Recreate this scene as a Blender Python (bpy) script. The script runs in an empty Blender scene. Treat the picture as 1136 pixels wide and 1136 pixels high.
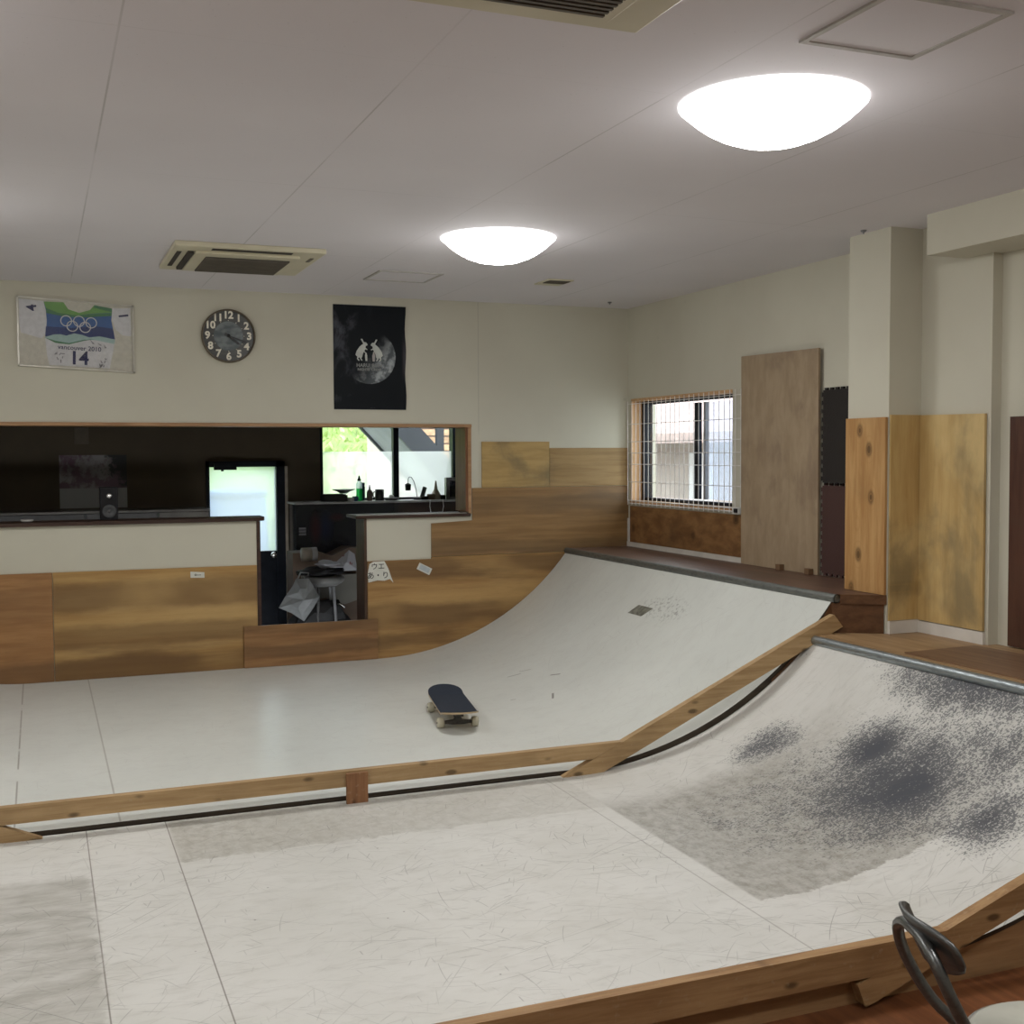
import bpy, bmesh, math, random
from mathutils import Vector, Matrix, Euler
PI = math.pi
C = bpy.context.scene.collection
random.seed(7)

# ------------------------------------------------------------------ node helper
class Mat:
    def __init__(s, name):
        s.m = bpy.data.materials.new(name); s.m.use_nodes = True
        s.nt = s.m.node_tree; s.nt.nodes.clear()
        s.out = s.nt.nodes.new('ShaderNodeOutputMaterial')
        s._pos = None; s._obj = None
    def n(s, t): return s.nt.nodes.new(t)
    def put(s, sock, v):
        if isinstance(v, bpy.types.NodeSocket): s.nt.links.new(v, sock)
        elif v is not None:
            if isinstance(v, (tuple, list)) and len(v) == 3 and len(sock.default_value) == 4: v = (*v, 1)
            sock.default_value = v
    @property
    def pos(s):
        if s._pos is None: s._pos = s.n('ShaderNodeNewGeometry').outputs['Position']
        return s._pos
    @property
    def obj(s):
        if s._obj is None: s._obj = s.n('ShaderNodeTexCoord').outputs['Object']
        return s._obj
    def map(s, v, scale=(1, 1, 1), rot=(0, 0, 0), loc=(0, 0, 0)):
        a = s.n('ShaderNodeMapping'); s.put(a.inputs['Vector'], v)
        s.put(a.inputs['Scale'], scale); s.put(a.inputs['Rotation'], rot); s.put(a.inputs['Location'], loc)
        return a.outputs[0]
    def noise(s, v, scale=5, detail=4, rough=.5, dist=0):
        a = s.n('ShaderNodeTexNoise'); s.put(a.inputs['Vector'], v); s.put(a.inputs['Scale'], scale)
        s.put(a.inputs['Detail'], detail); s.put(a.inputs['Roughness'], rough); s.put(a.inputs['Distortion'], dist)
        return a.outputs['Fac']
    def voro(s, v, scale=5, feature='F1', rnd=1, out='Distance'):
        a = s.n('ShaderNodeTexVoronoi'); a.feature = feature; s.put(a.inputs['Vector'], v); s.put(a.inputs['Scale'], scale)
        s.put(a.inputs['Randomness'], rnd); return a.outputs[out]
    def ma(s, op, a, b=None, c=None, clamp=False):
        x = s.n('ShaderNodeMath'); x.operation = op; x.use_clamp = clamp
        s.put(x.inputs[0], a)
        if b is not None: s.put(x.inputs[1], b)
        if c is not None: s.put(x.inputs[2], c)
        return x.outputs[0]
    def mul(s, *a):
        r = a[0]
        for b in a[1:]: r = s.ma('MULTIPLY', r, b)
        return r
    def mx(s, *a):
        r = a[0]
        for b in a[1:]: r = s.ma('MAXIMUM', r, b)
        return r
    def sub(s, a, b): return s.ma('SUBTRACT', a, b)
    def add(s, a, b): return s.ma('ADD', a, b)
    def sm(s, x, a, b, lo=0., hi=1.):
        r = s.n('ShaderNodeMapRange'); r.interpolation_type = 'SMOOTHSTEP'
        if a > b: a, b, lo, hi = b, a, hi, lo
        s.put(r.inputs[0], x); s.put(r.inputs[1], a); s.put(r.inputs[2], b); s.put(r.inputs[3], lo); s.put(r.inputs[4], hi)
        return r.outputs[0]
    def xyz(s, v):
        a = s.n('ShaderNodeSeparateXYZ'); s.put(a.inputs[0], v); return a.outputs
    def mix(s, f, a, b, mode='MIX'):
        x = s.n('ShaderNodeMix'); x.data_type = 'RGBA'; x.blend_type = mode
        s.put(x.inputs[0], f); s.put(x.inputs[6], a); s.put(x.inputs[7], b); return x.outputs[2]
    def bump(s, h, strength=.2, dist=.01):
        b = s.n('ShaderNodeBump'); s.put(b.inputs['Height'], h); b.inputs['Strength'].default_value = strength
        b.inputs['Distance'].default_value = dist; return b.outputs[0]
    def band(s, x, c, w):      # 1 within w of c
        return s.sm(s.ma('ABSOLUTE', s.sub(x, c)), w, w * .5)
    def blob(s, X, Y, cx, cy, rx, ry):   # 1 in the middle, 0 at the ellipse's rim
        a = s.ma('DIVIDE', s.sub(X, cx), rx); b = s.ma('DIVIDE', s.sub(Y, cy), ry)
        d = s.ma('SQRT', s.add(s.mul(a, a), s.mul(b, b)))
        return s.sub(1., d)
    def rect(s, X, Y, x0, x1, y0, y1, e=.03):
        return s.mul(s.sm(X, x0 - e, x0 + e), s.sm(X, x1 + e, x1 - e), s.sm(Y, y0 - e, y0 + e), s.sm(Y, y1 + e, y1 - e))
    def pbr(s, col, rough=.6, metal=0., spec=.5, normal=None, trans=0., emit=None, estr=0., coat=0., alpha=None):
        p = s.n('ShaderNodeBsdfPrincipled'); i = p.inputs
        s.put(i['Base Color'], col); s.put(i['Roughness'], rough); s.put(i['Metallic'], metal)
        s.put(i['Specular IOR Level'], spec); s.put(i['Coat Weight'], coat); i['Coat Roughness'].default_value = .08
        if normal: s.put(i['Normal'], normal)
        if trans: s.put(i['Transmission Weight'], trans)
        if emit: s.put(i['Emission Color'], emit); s.put(i['Emission Strength'], estr)
        s.nt.links.new(p.outputs[0], s.out.inputs[0]); return s.m

def plain(name, col, rough=.6, metal=0., var=.12, scale=14, spec=.5, coat=0.):
    m = Mat(name); f = m.noise(m.obj, scale, 4)
    lo = tuple(c * (1 - var) for c in col); hi = tuple(min(1, c * (1 + var)) for c in col)
    return m.pbr(m.mix(m.sm(f, .3, .7), lo, hi), rough, metal, spec, coat=coat)

def plywood(name, base, dark, grain=(.6, 9, 9), smudge=.4, knots=0., flat=1, rough=.5, sc=(1.2, 1, 3.5), smcol=(.06, .045, .03), seed=0., pale=None, bands=()):
    m = Mat(name); v = m.map(m.pos, loc=(seed * 3.1, seed * 1.7, seed * 2.3))
    g = m.noise(m.map(v, scale=grain), 3.2, 6, .62, .35)
    fine = m.noise(m.map(v, scale=tuple(a * 3 for a in grain)), 9, 3, .6)
    col = m.mix(m.sm(g, .32, .68), dark, base)
    if pale: col = m.mix(m.mul(m.sm(m.noise(m.map(v, scale=sc), 1.1, 3), .48, .62), .75), col, pale)
    col = m.mix(m.mul(m.sm(fine, .5, .78), .35), col, dark)
    sm = m.noise(m.map(v, scale=sc), 1.3, 5, .55, .25)
    col = m.mix(m.mul(m.sm(sm, .5, .72), smudge), col, smcol)
    for zc_, wz, st_ in bands:
        zz = m.add(m.xyz(m.pos)[2], m.mul(m.sub(m.noise(m.map(m.pos, scale=(.8, 1, 2), loc=(zc_ * 9, 0, 0)), 2.2, 4, .6), .5), .13))
        k_ = m.mul(m.sm(m.ma('ABSOLUTE', m.sub(zz, zc_)), wz, wz * .45), m.sm(m.noise(m.map(m.pos, scale=(.7, 1, 1), loc=(0, zc_ * 7, 0)), 1.6, 3), .28, .5, .35, 1.), st_)
        col = m.mix(k_, col, smcol)
    if knots:
        ks = [max(1, a * .2) for a in grain]; ks[flat] = 0.
        d = m.voro(m.map(v, scale=tuple(ks)), 4.2)
        k = m.sm(m.add(d, m.mul(fine, .06)), .25, .11)
        col = m.mix(m.mul(k, knots), col, tuple(c * .25 for c in dark))
        ring = m.ma('ABSOLUTE', m.sub(m.ma('FRACT', m.mul(d, 5.)), .5))
        col = m.mix(m.mul(m.sm(ring, .12, .02), m.sm(d, .5, .1), knots * .6), col, dark)
    n = m.bump(fine, .08, .004)
    return m.pbr(col, rough, 0, .35, n)

# ------------------------------------------------------------------ mesh builder
def rotm(rx=0, ry=0, rz=0, loc=(0, 0, 0)):
    return Matrix.Translation(loc) @ Euler((rx, ry, rz)).to_matrix().to_4x4()

class MB:
    def __init__(s): s.v = []; s.f = []; s.mi = []; s.sm = []; s.mats = []; s.uvless = True
    def _m(s, mat):
        if mat not in s.mats: s.mats.append(mat)
        return s.mats.index(mat)
    def add(s, vs, fs, mat, smooth=False, M=None):
        o = len(s.v); k = s._m(mat)
        for p in vs: s.v.append(tuple(M @ Vector(p)) if M else tuple(p))
        for f in fs: s.f.append([i + o for i in f]); s.mi.append(k); s.sm.append(smooth)
        return s
    def box(s, lo, hi, mat, M=None):
        x0, y0, z0 = lo; x1, y1, z1 = hi
        vs = [(x, y, z) for x in (x0, x1) for y in (y0, y1) for z in (z0, z1)]
        return s.add(vs, [(0, 1, 3, 2), (4, 6, 7, 5), (0, 4, 5, 1), (2, 3, 7, 6), (0, 2, 6, 4), (1, 5, 7, 3)], mat, M=M)
    def prism(s, pts, a, b, mat, axis='y', M=None, side=None):
        # pts 2-D; axis y: (x,z) at y=a..b; axis x: (y,z); axis z: (x,y)
        def P(p, t):
            return {'y': (p[0], t, p[1]), 'x': (t, p[0], p[1]), 'z': (p[0], p[1], t)}[axis]
        n = len(pts); vs = [P(p, a) for p in pts] + [P(p, b) for p in pts]
        s.add(vs, [tuple(range(n))[::-1], tuple(range(n, 2 * n))], mat, M=M)
        s.add(vs, [(i, (i + 1) % n, n + (i + 1) % n, n + i) for i in range(n)], side or mat, M=M); return s
    def poly(s, pts, mat, M=None): return s.add(pts, [tuple(range(len(pts)))], mat, M=M)
    def tube(s, path, r, mat, n=10, closed=False, M=None, caps=True):
        P = [Vector(p) for p in path]; k = len(P); rs = r if isinstance(r, (list, tuple)) else [r] * k
        vs = []; fs = []; up = None
        for i in range(k):
            a = P[i - 1] if (i or closed) else P[i]; b = P[(i + 1) % k] if (i < k - 1 or closed) else P[i]
            t = (b - a).normalized()
            if up is None:
                up = Vector((0, 0, 1)) if abs(t.z) < .9 else Vector((1, 0, 0))
            u = (up - t * up.dot(t)).normalized(); w = t.cross(u); up = u
            for j in range(n):
                an = 2 * PI * j / n; vs.append(P[i] + (u * math.cos(an) + w * math.sin(an)) * rs[i])
        for i in range(k if closed else k - 1):
            for j in range(n):
                a = i * n + j; b = i * n + (j + 1) % n; c = ((i + 1) % k) * n
                fs.append((a, b, c + (j + 1) % n, c + j))
        s.add(vs, fs, mat, True, M)
        if caps and not closed:
            s.add(vs[:n], [tuple(range(n))[::-1]], mat, M=M); s.add(vs[-n:], [tuple(range(n))], mat, M=M)
        return s
    def lathe(s, prof, mat, c=(0, 0, 0), n=24, M=None, smooth=True, sy=1.):
        vs = []; fs = []
        for r, z in prof:
            for j in range(n):
                a = 2 * PI * j / n; vs.append((c[0] + r * math.cos(a), c[1] + r * sy * math.sin(a), c[2] + z))
        for i in range(len(prof) - 1):
            for j in range(n): fs.append((i * n + j, i * n + (j + 1) % n, (i + 1) * n + (j + 1) % n, (i + 1) * n + j))
        if prof[0][0] > 1e-5: fs.append(tuple(range(n))[::-1])
        if prof[-1][0] > 1e-5: fs.append(tuple(range((len(prof) - 1) * n, len(prof) * n)))
        return s.add(vs, fs, mat, smooth, M)
    def text(s, body, size, mat, M, ext=.0005, bold=0., align='CENTER'):
        cu = bpy.data.curves.new('tmp_text', 'FONT'); cu.body = body; cu.size = size; cu.extrude = ext; cu.offset = bold
        cu.align_x = align; cu.align_y = 'CENTER'; cu.resolution_u = 3
        o = bpy.data.objects.new('tmp_text', cu); C.objects.link(o)
        bpy.context.view_layer.update()
        me = bpy.data.meshes.new_from_object(o.evaluated_get(bpy.context.evaluated_depsgraph_get()))
        s.add([v.co for v in me.vertices], [tuple(p.vertices) for p in me.polygons], mat, M=M)
        bpy.data.objects.remove(o); bpy.data.curves.remove(cu); bpy.data.meshes.remove(me); return s
    def build(s, name, parent=None, local=False, bevel=0., origin=None, weld=False, solid=0., sub=0):
        """links ONE mesh object. Vertices are world coordinates unless local (then the parent's own)."""
        if parent is not None: off = Vector((0, 0, 0)) if local else abs_loc(parent)
        elif origin is not None: off = Vector(origin)
        elif local: off = Vector((0, 0, 0))
        else:
            xs = [min(v[i] for v in s.v) for i in range(3)]; xe = [max(v[i] for v in s.v) for i in range(3)]
            off = Vector(((xs[0] + xe[0]) / 2, (xs[1] + xe[1]) / 2, xs[2]))
        me = bpy.data.meshes.new(name)
        me.from_pydata([tuple(Vector(v) - off) for v in s.v], [], s.f)
        for m in s.mats: me.materials.append(m)
        me.polygons.foreach_set('material_index', s.mi); me.polygons.foreach_set('use_smooth', s.sm)
        bm = bmesh.new(); bm.from_mesh(me)
        bmesh.ops.remove_doubles(bm, verts=bm.verts, dist=1e-6) if weld else None
        bmesh.ops.recalc_face_normals(bm, faces=bm.faces); bm.to_mesh(me); bm.free()
        o = bpy.data.objects.new(name, me); C.objects.link(o)
        if parent is not None: o.parent = parent
        else: o.location = off
        if solid:
            md = o.modifiers.new('solid', 'SOLIDIFY'); md.thickness = solid; md.offset = 0
        if bevel:
            md = o.modifiers.new('bevel', 'BEVEL'); md.width = bevel; md.segments = 2; md.limit_method = 'ANGLE'; md.angle_limit = math.radians(50)
        if sub:
            md = o.modifiers.new('sub', 'SUBSURF'); md.levels = sub; md.render_levels = sub
        return o

def abs_loc(o):
    v = Vector((0, 0, 0))
    while o is not None: v += Vector(o.location); o = o.parent
    return v
def tag(o, label=None, cat=None, group=None, kind=None):
    if label: o['label'] = label
    if cat: o['category'] = cat
    if group: o['group'] = group
    if kind: o['kind'] = kind
    return o
def empty(name, loc, rz=0., label=None, cat=None, group=None):
    o = bpy.data.objects.new(name, None); C.objects.link(o); o.location = loc; o.rotation_euler = (0, 0, rz)
    o.empty_display_size = .1
    return tag(o, label, cat, group)
def copy_tree(o, parent=None):
    c = o.copy(); C.objects.link(c)
    if parent is not None: c.parent = parent
    for ch in [x for x in bpy.data.objects if x.parent == o]: copy_tree(ch, c)
    return c
def struct(mb, name, parent=None, **k): return tag(mb.build(name, parent, **k), kind=None if parent else 'structure')
def single(mb, name, label, cat, group=None, **k): return tag(mb.build(name, **k), label, cat, group)

# ------------------------------------------------------------------ materials
def mat_wall():
    m = Mat('wallpaper_cream'); f = m.noise(m.pos, 90, 3); b = m.noise(m.pos, 1.4, 4)
    col = m.mix(m.sm(b, .35, .7), (.575, .555, .46), (.535, .51, .42))
    col = m.mix(m.mul(m.sm(m.voro(m.pos, 2.3), .05, .02), .25), col, (.3, .27, .22))
    X, Y, Z = m.xyz(m.pos)
    col = m.mix(m.mul(m.band(X, 3.095, .004), m.sm(Y, 8.30, 8.34), m.sm(Z, 1.6, 1.7), .3), col, (.2, .19, .16))
    return m.pbr(col, .8, 0, .25, m.bump(f, .12, .003))
def mat_ceiling():
    m = Mat('ceiling_board'); X, Y, Z = m.xyz(m.pos)
    fx = m.ma('ABSOLUTE', m.sub(m.ma('FRACT', m.add(m.ma('DIVIDE', m.sub(X, .227), .834), 10.5)), .5))
    lx = m.sm(fx, .0052, .0022)
    fy = m.ma('ABSOLUTE', m.sub(m.ma('FRACT', m.add(m.ma('DIVIDE', m.sub(Y, 3.34), 1.68), 10.5)), .5))
    ly = m.mul(m.sm(fy, .002, .0008), .55)
    patch = m.sm(m.noise(m.pos, 1.1, 3), .4, .62)
    line = m.mul(m.mx(lx, ly), m.add(m.mul(patch, .65), .2))
    sp = m.mul(m.sm(m.voro(m.pos, 46), .16, .06), m.sm(m.noise(m.pos, 30, 2), .5, .64))
    col = m.mix(m.sm(m.noise(m.pos, .8, 3), .3, .7), (.675, .65, .68), (.72, .695, .725))
    col = m.mix(m.mul(sp, .30), col, (.34, .32, .31))
    col = m.mix(m.mul(line, .6), col, (.30, .29, .28))
    return m.pbr(col, .85, 0, .2, m.bump(m.noise(m.pos, 120, 2), .1, .003))

def scratches(m, X, Y, amt_long=.5, dens=.56):
    """thin scuff lines of several directions, in plan coordinates"""
    cv = m.n('ShaderNodeCombineXYZ'); m.put(cv.inputs[0], X); m.put(cv.inputs[1], Y); v = cv.outputs[0]
    tot = None
    def layer(sc, off, w, L, dens, bend, k):
        nonlocal tot
        t = m.n('ShaderNodeTexVoronoi'); t.voronoi_dimensions = '2D'; t.inputs['Scale'].default_value = 1.
        vv = m.map(v, scale=(sc, sc, 1), loc=(off, off * 1.7, 0)); m.put(t.inputs['Vector'], vv)
        d = m.n('ShaderNodeVectorMath'); d.operation = 'SUBTRACT'; m.put(d.inputs[0], vv); m.put(d.inputs[1], t.outputs['Position'])
        dd = m.xyz(d.outputs[0]); cc = m.xyz(t.outputs['Color'])
        ang = m.add(m.mul(m.sub(cc[k % 3], .5), (3.1 if sc > 5 else 1.9)), .15 if k % 2 else -.1)
        c_, s_ = m.ma('COSINE', ang), m.ma('SINE', ang)
        tt = m.add(m.mul(dd[0], c_), m.mul(dd[1], s_)); nn = m.sub(m.mul(dd[1], c_), m.mul(dd[0], s_))
        nn = m.add(m.add(nn, m.mul(m.sub(cc[(k + 1) % 3], .5), .5)), m.mul(m.mul(tt, tt), m.mul(m.sub(cc[(k + 1) % 3], .5), bend)))
        ln = m.mul(m.sm(m.ma('ABSOLUTE', nn), w * sc, w * sc * .3), m.sm(m.ma('ABSOLUTE', tt), L, L * .4))
        g = m.mul(m.sm(cc[(k + 2) % 3], dens, dens - .25), m.add(.25, m.mul(cc[(k + 1) % 3], .65)))
        ln = m.mul(ln, g); tot = ln if tot is None else m.mx(tot, ln)
    for i, (sc, w, L, dens, bend) in enumerate([(1.7, .0022, .75, .85, .3), (2.6, .002, .7, .9, .4), (3.7, .002, .7, .9, .5), (5.5, .0019, .6, .9, .4), (8.5, .002, .5, .85, .3), (15., .0026, .35, .6, .1), (2.1, .002, .8, .9, -.3), (4.6, .002, .65, .9, -.4), (6.7, .0019, .6, .9, .3), (11., .0022, .5, .75, .2)]):
        layer(sc, i * 3.37 + 1.1, w, L, dens, bend, i)
    gate = m.sm(m.noise(v, 1.9, 4, .65), .34, .62, .2, 1.)
    return m.mul(tot, gate), v

def seg_mask(m, X, Y, a, b, w):
    """1 on a short mark from a to b in plan"""
    dx, dy = b[0] - a[0], b[1] - a[1]; L = math.hypot(dx, dy); dx /= L; dy /= L
    px, py = m.sub(X, a[0]), m.sub(Y, a[1])
    t = m.add(m.mul(px, dx), m.mul(py, dy)); q = m.ma('ABSOLUTE', m.sub(m.mul(px, dy), m.mul(py, dx)))
    return m.mul(m.sm(q, w, w * .4), m.sm(t, -.004, .004), m.sm(t, L + .004, L - .004))

def mat_sheet_front():
    m = Mat('worn_white_sheet'); X, Y, Z = m.xyz(m.pos)
    s, v = scratches(m, X, Y)
    base = m.mix(m.sm(m.noise(v, 1.7, 5, .6), .3, .7), (.575, .57, .535), (.635, .63, .60))
    base = m.mix(m.mul(m.sm(m.noise(m.map(v, scale=(1, 3, 1)), 7, 6, .7), .46, .75), .5), base, (.44, .43, .395))
    edge = m.mul(m.sub(m.noise(v, 16, 4, .65), .5), .10)
    Xe = m.add(X, edge); Ye = m.add(Y, edge)
    # grimy older sheet on the transition, grimy strip by the far edge, grimy patch near the seam
    grain = m.noise(m.map(v, scale=(1.5, 1, 1)), 15, 6, .75)
    g1 = m.mul(m.sm(X, 2.235, 2.255), m.sm(Ye, 3.33, 3.345), m.sm(Ye, 4.66, 4.38), m.sm(Xe, 3.65, 2.8))
    g1 = m.mul(g1, m.add(.42, m.mul(m.sm(grain, .35, .7), .5)))
    g2 = m.mul(m.rect(X, Ye, .462, 2.25, 4.49, 5.1, .012), m.add(.35, m.mul(m.sm(grain, .35, .7), .5)))
    g2 = m.mul(g2, m.sm(X, 2.9, .3, .4, 1.25))
    g3 = m.mul(m.sm(Xe, .16, .12), m.sm(Ye, 4.52, 4.42), m.add(.25, m.mul(m.sm(m.noise(m.map(v, scale=(1, 3, 1)), 4, 5, .7), .3, .75), .5)))
    g4 = m.mul(m.sm(m.noise(v, 2.2, 5, .6), .52, .7), .2)
    col = m.mix(g4, base, (.42, .40, .35))
    col = m.mix(m.mul(g1, .95), col, (.225, .21, .175))
    col = m.mix(m.mul(g2, .8), col, (.33, .315, .27))
    col = m.mix(m.mul(g3, .95), col, (.235, .22, .185))
    # black rubbed patches of speckle on the transition
    # fine mesh of worn flecks; coordinates stay in plan plus height so flecks do not stretch up the curve
    p3 = m.pos
    nz = m.mul(m.sub(m.noise(v, 6, 5, .65), .5), .6)
    b = m.mul(m.blob(X, Y, 3.15, 3.76, .62, .66), .82); b = m.mx(b, m.mul(m.blob(X, Y, 3.165, 3.70, .27, .24), 1.2))
    b = m.mx(b, m.mul(m.blob(X, Y, 3.29, 4.03, .28, .28), .95))
    b = m.mx(b, m.mul(m.blob(X, Y, 3.12, 4.58, .26, .24), .72))
    b = m.mx(b, m.mul(m.blob(X, Y, 3.16, 3.25, .30, .26), .72))
    b = m.mx(b, m.mul(m.blob(X, Y, 3.66, 3.85, .24, .85), .74))
    b = m.mx(b, m.mul(m.blob(X, Y, 3.42, 3.5, .45, .8), .52))
    b = m.mx(b, m.mul(m.blob(X, Y, 2.95, 3.95, .9, .85), .40))
    b = m.add(b, m.mul(nz, m.sm(b, .0, .25)))
    dens = m.sm(b, .02, .95)
    vv1 = m.map(p3, rot=(.2, .1, .5), scale=(1, 2.3, 1.3)); c1 = m.xyz(m.voro(vv1, 88, out='Color'))[0]
    vv2 = m.map(p3, rot=(.1, .3, -.4), scale=(1.8, 1, 1.2), loc=(3, 1, 2)); c2 = m.xyz(m.voro(vv2, 135, out='Color'))[1]
    k1 = m.sm(m.sub(m.mul(dens, .95), c1), -.02, .10); k2 = m.sm(m.sub(m.mul(dens, .85), c2), -.02, .10)
    dark = m.mx(k1, k2)
    col = m.mix(m.mul(m.sm(dens, .02, .7), .58), col, (.19, .185, .18))
    col = m.mix(m.mul(dark, m.add(.55, m.mul(dens, .40))), col, (.045, .05, .064))
    # scratches and a pale worn streak through the black
    col = m.mix(m.mul(s, m.sm(X, 3.4, 2.9, .35, 1.), .70), col, (.13, .125, .115))
    col = m.mix(m.mul(m.sm(m.voro(m.map(v, loc=(1, 2, 0)), 13), .07, .03), m.sm(m.noise(v, 5, 2), .52, .6), .8), col, (.12, .11, .10))
    # sheet seams
    seams = m.mx(m.mul(m.band(X, .148, .003), m.sm(m.noise(v, 3, 2), .3, .5, .35, 1.)), m.band(X, .457, .003), m.mul(m.band(X, 2.168, .004), .55))
    col = m.mix(m.mul(seams, .75), col, (.13, .11, .09))
    return m.pbr(col, m.mix(dark, (.45,) * 3, (.7,) * 3), 0, .4, m.bump(m.noise(v, 40, 3), .05, .003))

def mat_sheet_back():
    m = Mat('white_sheet'); X, Y, Z = m.xyz(m.pos); s, v = scratches(m, X, Y)
    base = m.mix(m.sm(m.noise(v, 1.3, 5, .6), .3, .7), (.59, .61, .578), (.64, .66, .628))
    st = m.noise(m.map(v, scale=(2.4, 5, 1), rot=(0, 0, .12)), 2.0, 4, .55, .0)
    col = m.mix(m.mul(m.sm(st, .5, .8), m.sm(m.noise(v, 1.6, 3), .35, .6), .15), base, (.42, .415, .38))
    col = m.mix(m.mul(m.sm(m.noise(v, 9, 6, .7), .42, .8), .22), col, (.40, .39, .37))
    col = m.mix(m.mul(s, .30), col, (.25, .24, .23))
    sc = m.mul(m.blob(X, Y, 3.62, 6.45, .10, .35), 1.); sc = m.mul(m.sm(sc, 0, .6), m.sm(m.noise(m.pos, 40, 4, .7), .5, .65))
    col = m.mix(m.mul(sc, .7), col, (.2, .2, .19))
    seams = m.mx(m.mul(m.band(X, .281, .005), .8), m.mul(m.band(X, -.121, .005), m.sm(m.noise(v, 4, 2), .4, .5)))
    col = m.mix(m.mul(seams, .7), col, (.2, .185, .16))
    marks = None
    for a, b, w in [((2.78, 7.0), (2.86, 6.97), .006), ((2.95, 6.70), (2.99, 6.64), .009), ((2.78, 6.28), (2.82, 6.37), .009), ((2.87, 7.02), (2.93, 6.97), .004), ((2.6, 6.5), (2.63, 6.49), .006)]:
        k = seg_mask(m, X, Y, a, b, w); marks = k if marks is None else m.mx(marks, k)
    col = m.mix(m.mul(marks, .85), col, (.1, .095, .08))
    return m.pbr(col, .30, 0, .45)

def mat_lumber(name, base, dark, axis=0, seed=0.):
    g = [14, 14, 14]; g[axis] = 1.0
    m = Mat(name); v = m.map(m.pos, loc=(seed, seed * 2, seed * .7))
    gr = m.noise(m.map(v, scale=g), 3, 6, .6, .3)
    col = m.mix(m.sm(gr, .3, .7), dark, base)
    kv = [7., 7., 7.]; kv[axis] = 3.0
    kv[1] = 0.
    d = m.voro(m.map(v, scale=[a * 2 for a in kv]), 1.0)
    col = m.mix(m.mul(m.sm(d, .22, .10), .85), col, tuple(c * .28 for c in dark))
    col = m.mix(m.mul(m.sm(m.noise(v, 2.5, 4), .5, .75), .45), col, tuple(c * .55 for c in dark))
    col = m.mix(m.mul(m.sm(m.noise(v, 45, 3), .6, .75), .25), col, (.42, .33, .22))
    return m.pbr(col, .6, 0, .3, m.bump(gr, .15, .004))

def mat_metal(name, col, rough=.35, wear=.5):
    m = Mat(name); f = m.noise(m.map(m.pos, scale=(14, 3, 14)), 6, 5, .65)
    return m.pbr(m.mix(m.mul(m.sm(f, .45, .7), wear), col, tuple(c * .4 for c in col)), m.add(rough, m.mul(f, .2)), .9, .5)

WALL = mat_wall(); CEIL = mat_ceiling()
SHEET_F = mat_sheet_front(); SHEET_B = mat_sheet_back()
LUMBER = mat_lumber('edge_lumber', (.45, .305, .155), (.31, .195, .09), 0)
LUMBER2 = mat_lumber('edge_lumber_near', (.37, .225, .105), (.24, .13, .056), 0, 3.3)
LUMBER_D = mat_lumber('block_lumber', (.28, .135, .06), (.19, .085, .038), 2, 5.1)
COPING = mat_metal('galvanised_pipe', (.36, .40, .42), .32, .55)
COPING_D = mat_metal('dull_pipe', (.22, .23, .22), .45, .5)
HOLE = plain('pipe_hole_black', (.012, .012, .012), .8)
SKIRT = plywood('skirt_board', (.36, .21, .10), (.25, .135, .06), (.8, 9, 9), .25, 0, 1, .6)
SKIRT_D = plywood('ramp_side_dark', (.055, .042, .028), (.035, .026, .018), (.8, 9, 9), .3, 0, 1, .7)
DECKSIDE = plywood('deck_side_brown', (.135, .062, .026), (.085, .036, .014), (.8, 9, 9), .4, 0, 1, .5, seed=4)
DECK_B = plywood('deck_board_far', (.15, .085, .06), (.10, .055, .038), (9, .8, 9), .5, 0, 1, .42, seed=2, sc=(2, 1, 1))
DECK_F = plywood('deck_board_near', (.37, .24, .125), (.27, .165, .08), (9, .8, 9), .5, 0, 1, .5, seed=6, sc=(2, 1, 1))
DECK_S = plywood('deck_sheet', (.20, .115, .065), (.14, .075, .04), (9, .8, 9), .4, 0, 1, .5, seed=8)
FLOOR = plywood('floor_board_red_brown', (.20, .075, .030), (.12, .042, .017), (9, .7, 9), .45, 0, 1, .4, seed=5)
PLY_A = plywood('plywood_orange', (.36, .185, .070), (.28, .135, .048), (.8, 9, 9), .5, 0, 1, .45, seed=1, smcol=(.14, .072, .030), bands=[(.06, .12, .75), (.5, .16, .3)])
PLY_B = plywood('plywood_honey', (.43, .265, .095), (.33, .185, .062), (.5, 9, 8), .75, 0, 1, .42, seed=2.3, sc=(.45, 1, 3.8), smcol=(.135, .07, .026), pale=(.50, .33, .135), bands=[(.055, .11, .85), (.55, .13, .7), (.28, .10, .55)])
PLY_C = plywood('plywood_step', (.30, .16, .065), (.215, .105, .04), (.6, 9, 9), .6, 0, 1, .45, seed=3.7, smcol=(.09, .05, .024), sc=(.8, 1, 3), bands=[(.12, .05, .5), (.28, .06, .5)])
PLY_D = plywood('plywood_lower', (.40, .235, .085), (.28, .15, .052), (.5, 9, 8), .75, 0, 1, .42, seed=4.1, sc=(.5, 1, 3.4), smcol=(.13, .07, .028), pale=(.47, .29, .11), bands=[(.66, .10, .7), (.30, .12, .75), (.12, .08, .5)])
PLY_E = plywood('plywood_brown', (.30, .175, .072), (.215, .12, .046), (.5, 9, 9), .55, 0, 1, .45, seed=5.2, sc=(.5, 1, 2.6), smcol=(.10, .065, .034), bands=[(1.12, .10, .45), (.8, .07, .4)])
PLY_F = plywood('plywood_yellow', (.46, .31, .12), (.36, .23, .08), (.8, 7, 7), .75, 0, 1, .5, seed=6.6, smcol=(.16, .12, .06), sc=(2, 1, 2.2))
PLY_G = plywood('plywood_smudged', (.36, .235, .095), (.26, .16, .06), (.6, 9, 9), .7, 0, 1, .5, seed=7.4, smcol=(.12, .09, .05), sc=(1, 1, 2.6))
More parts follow.
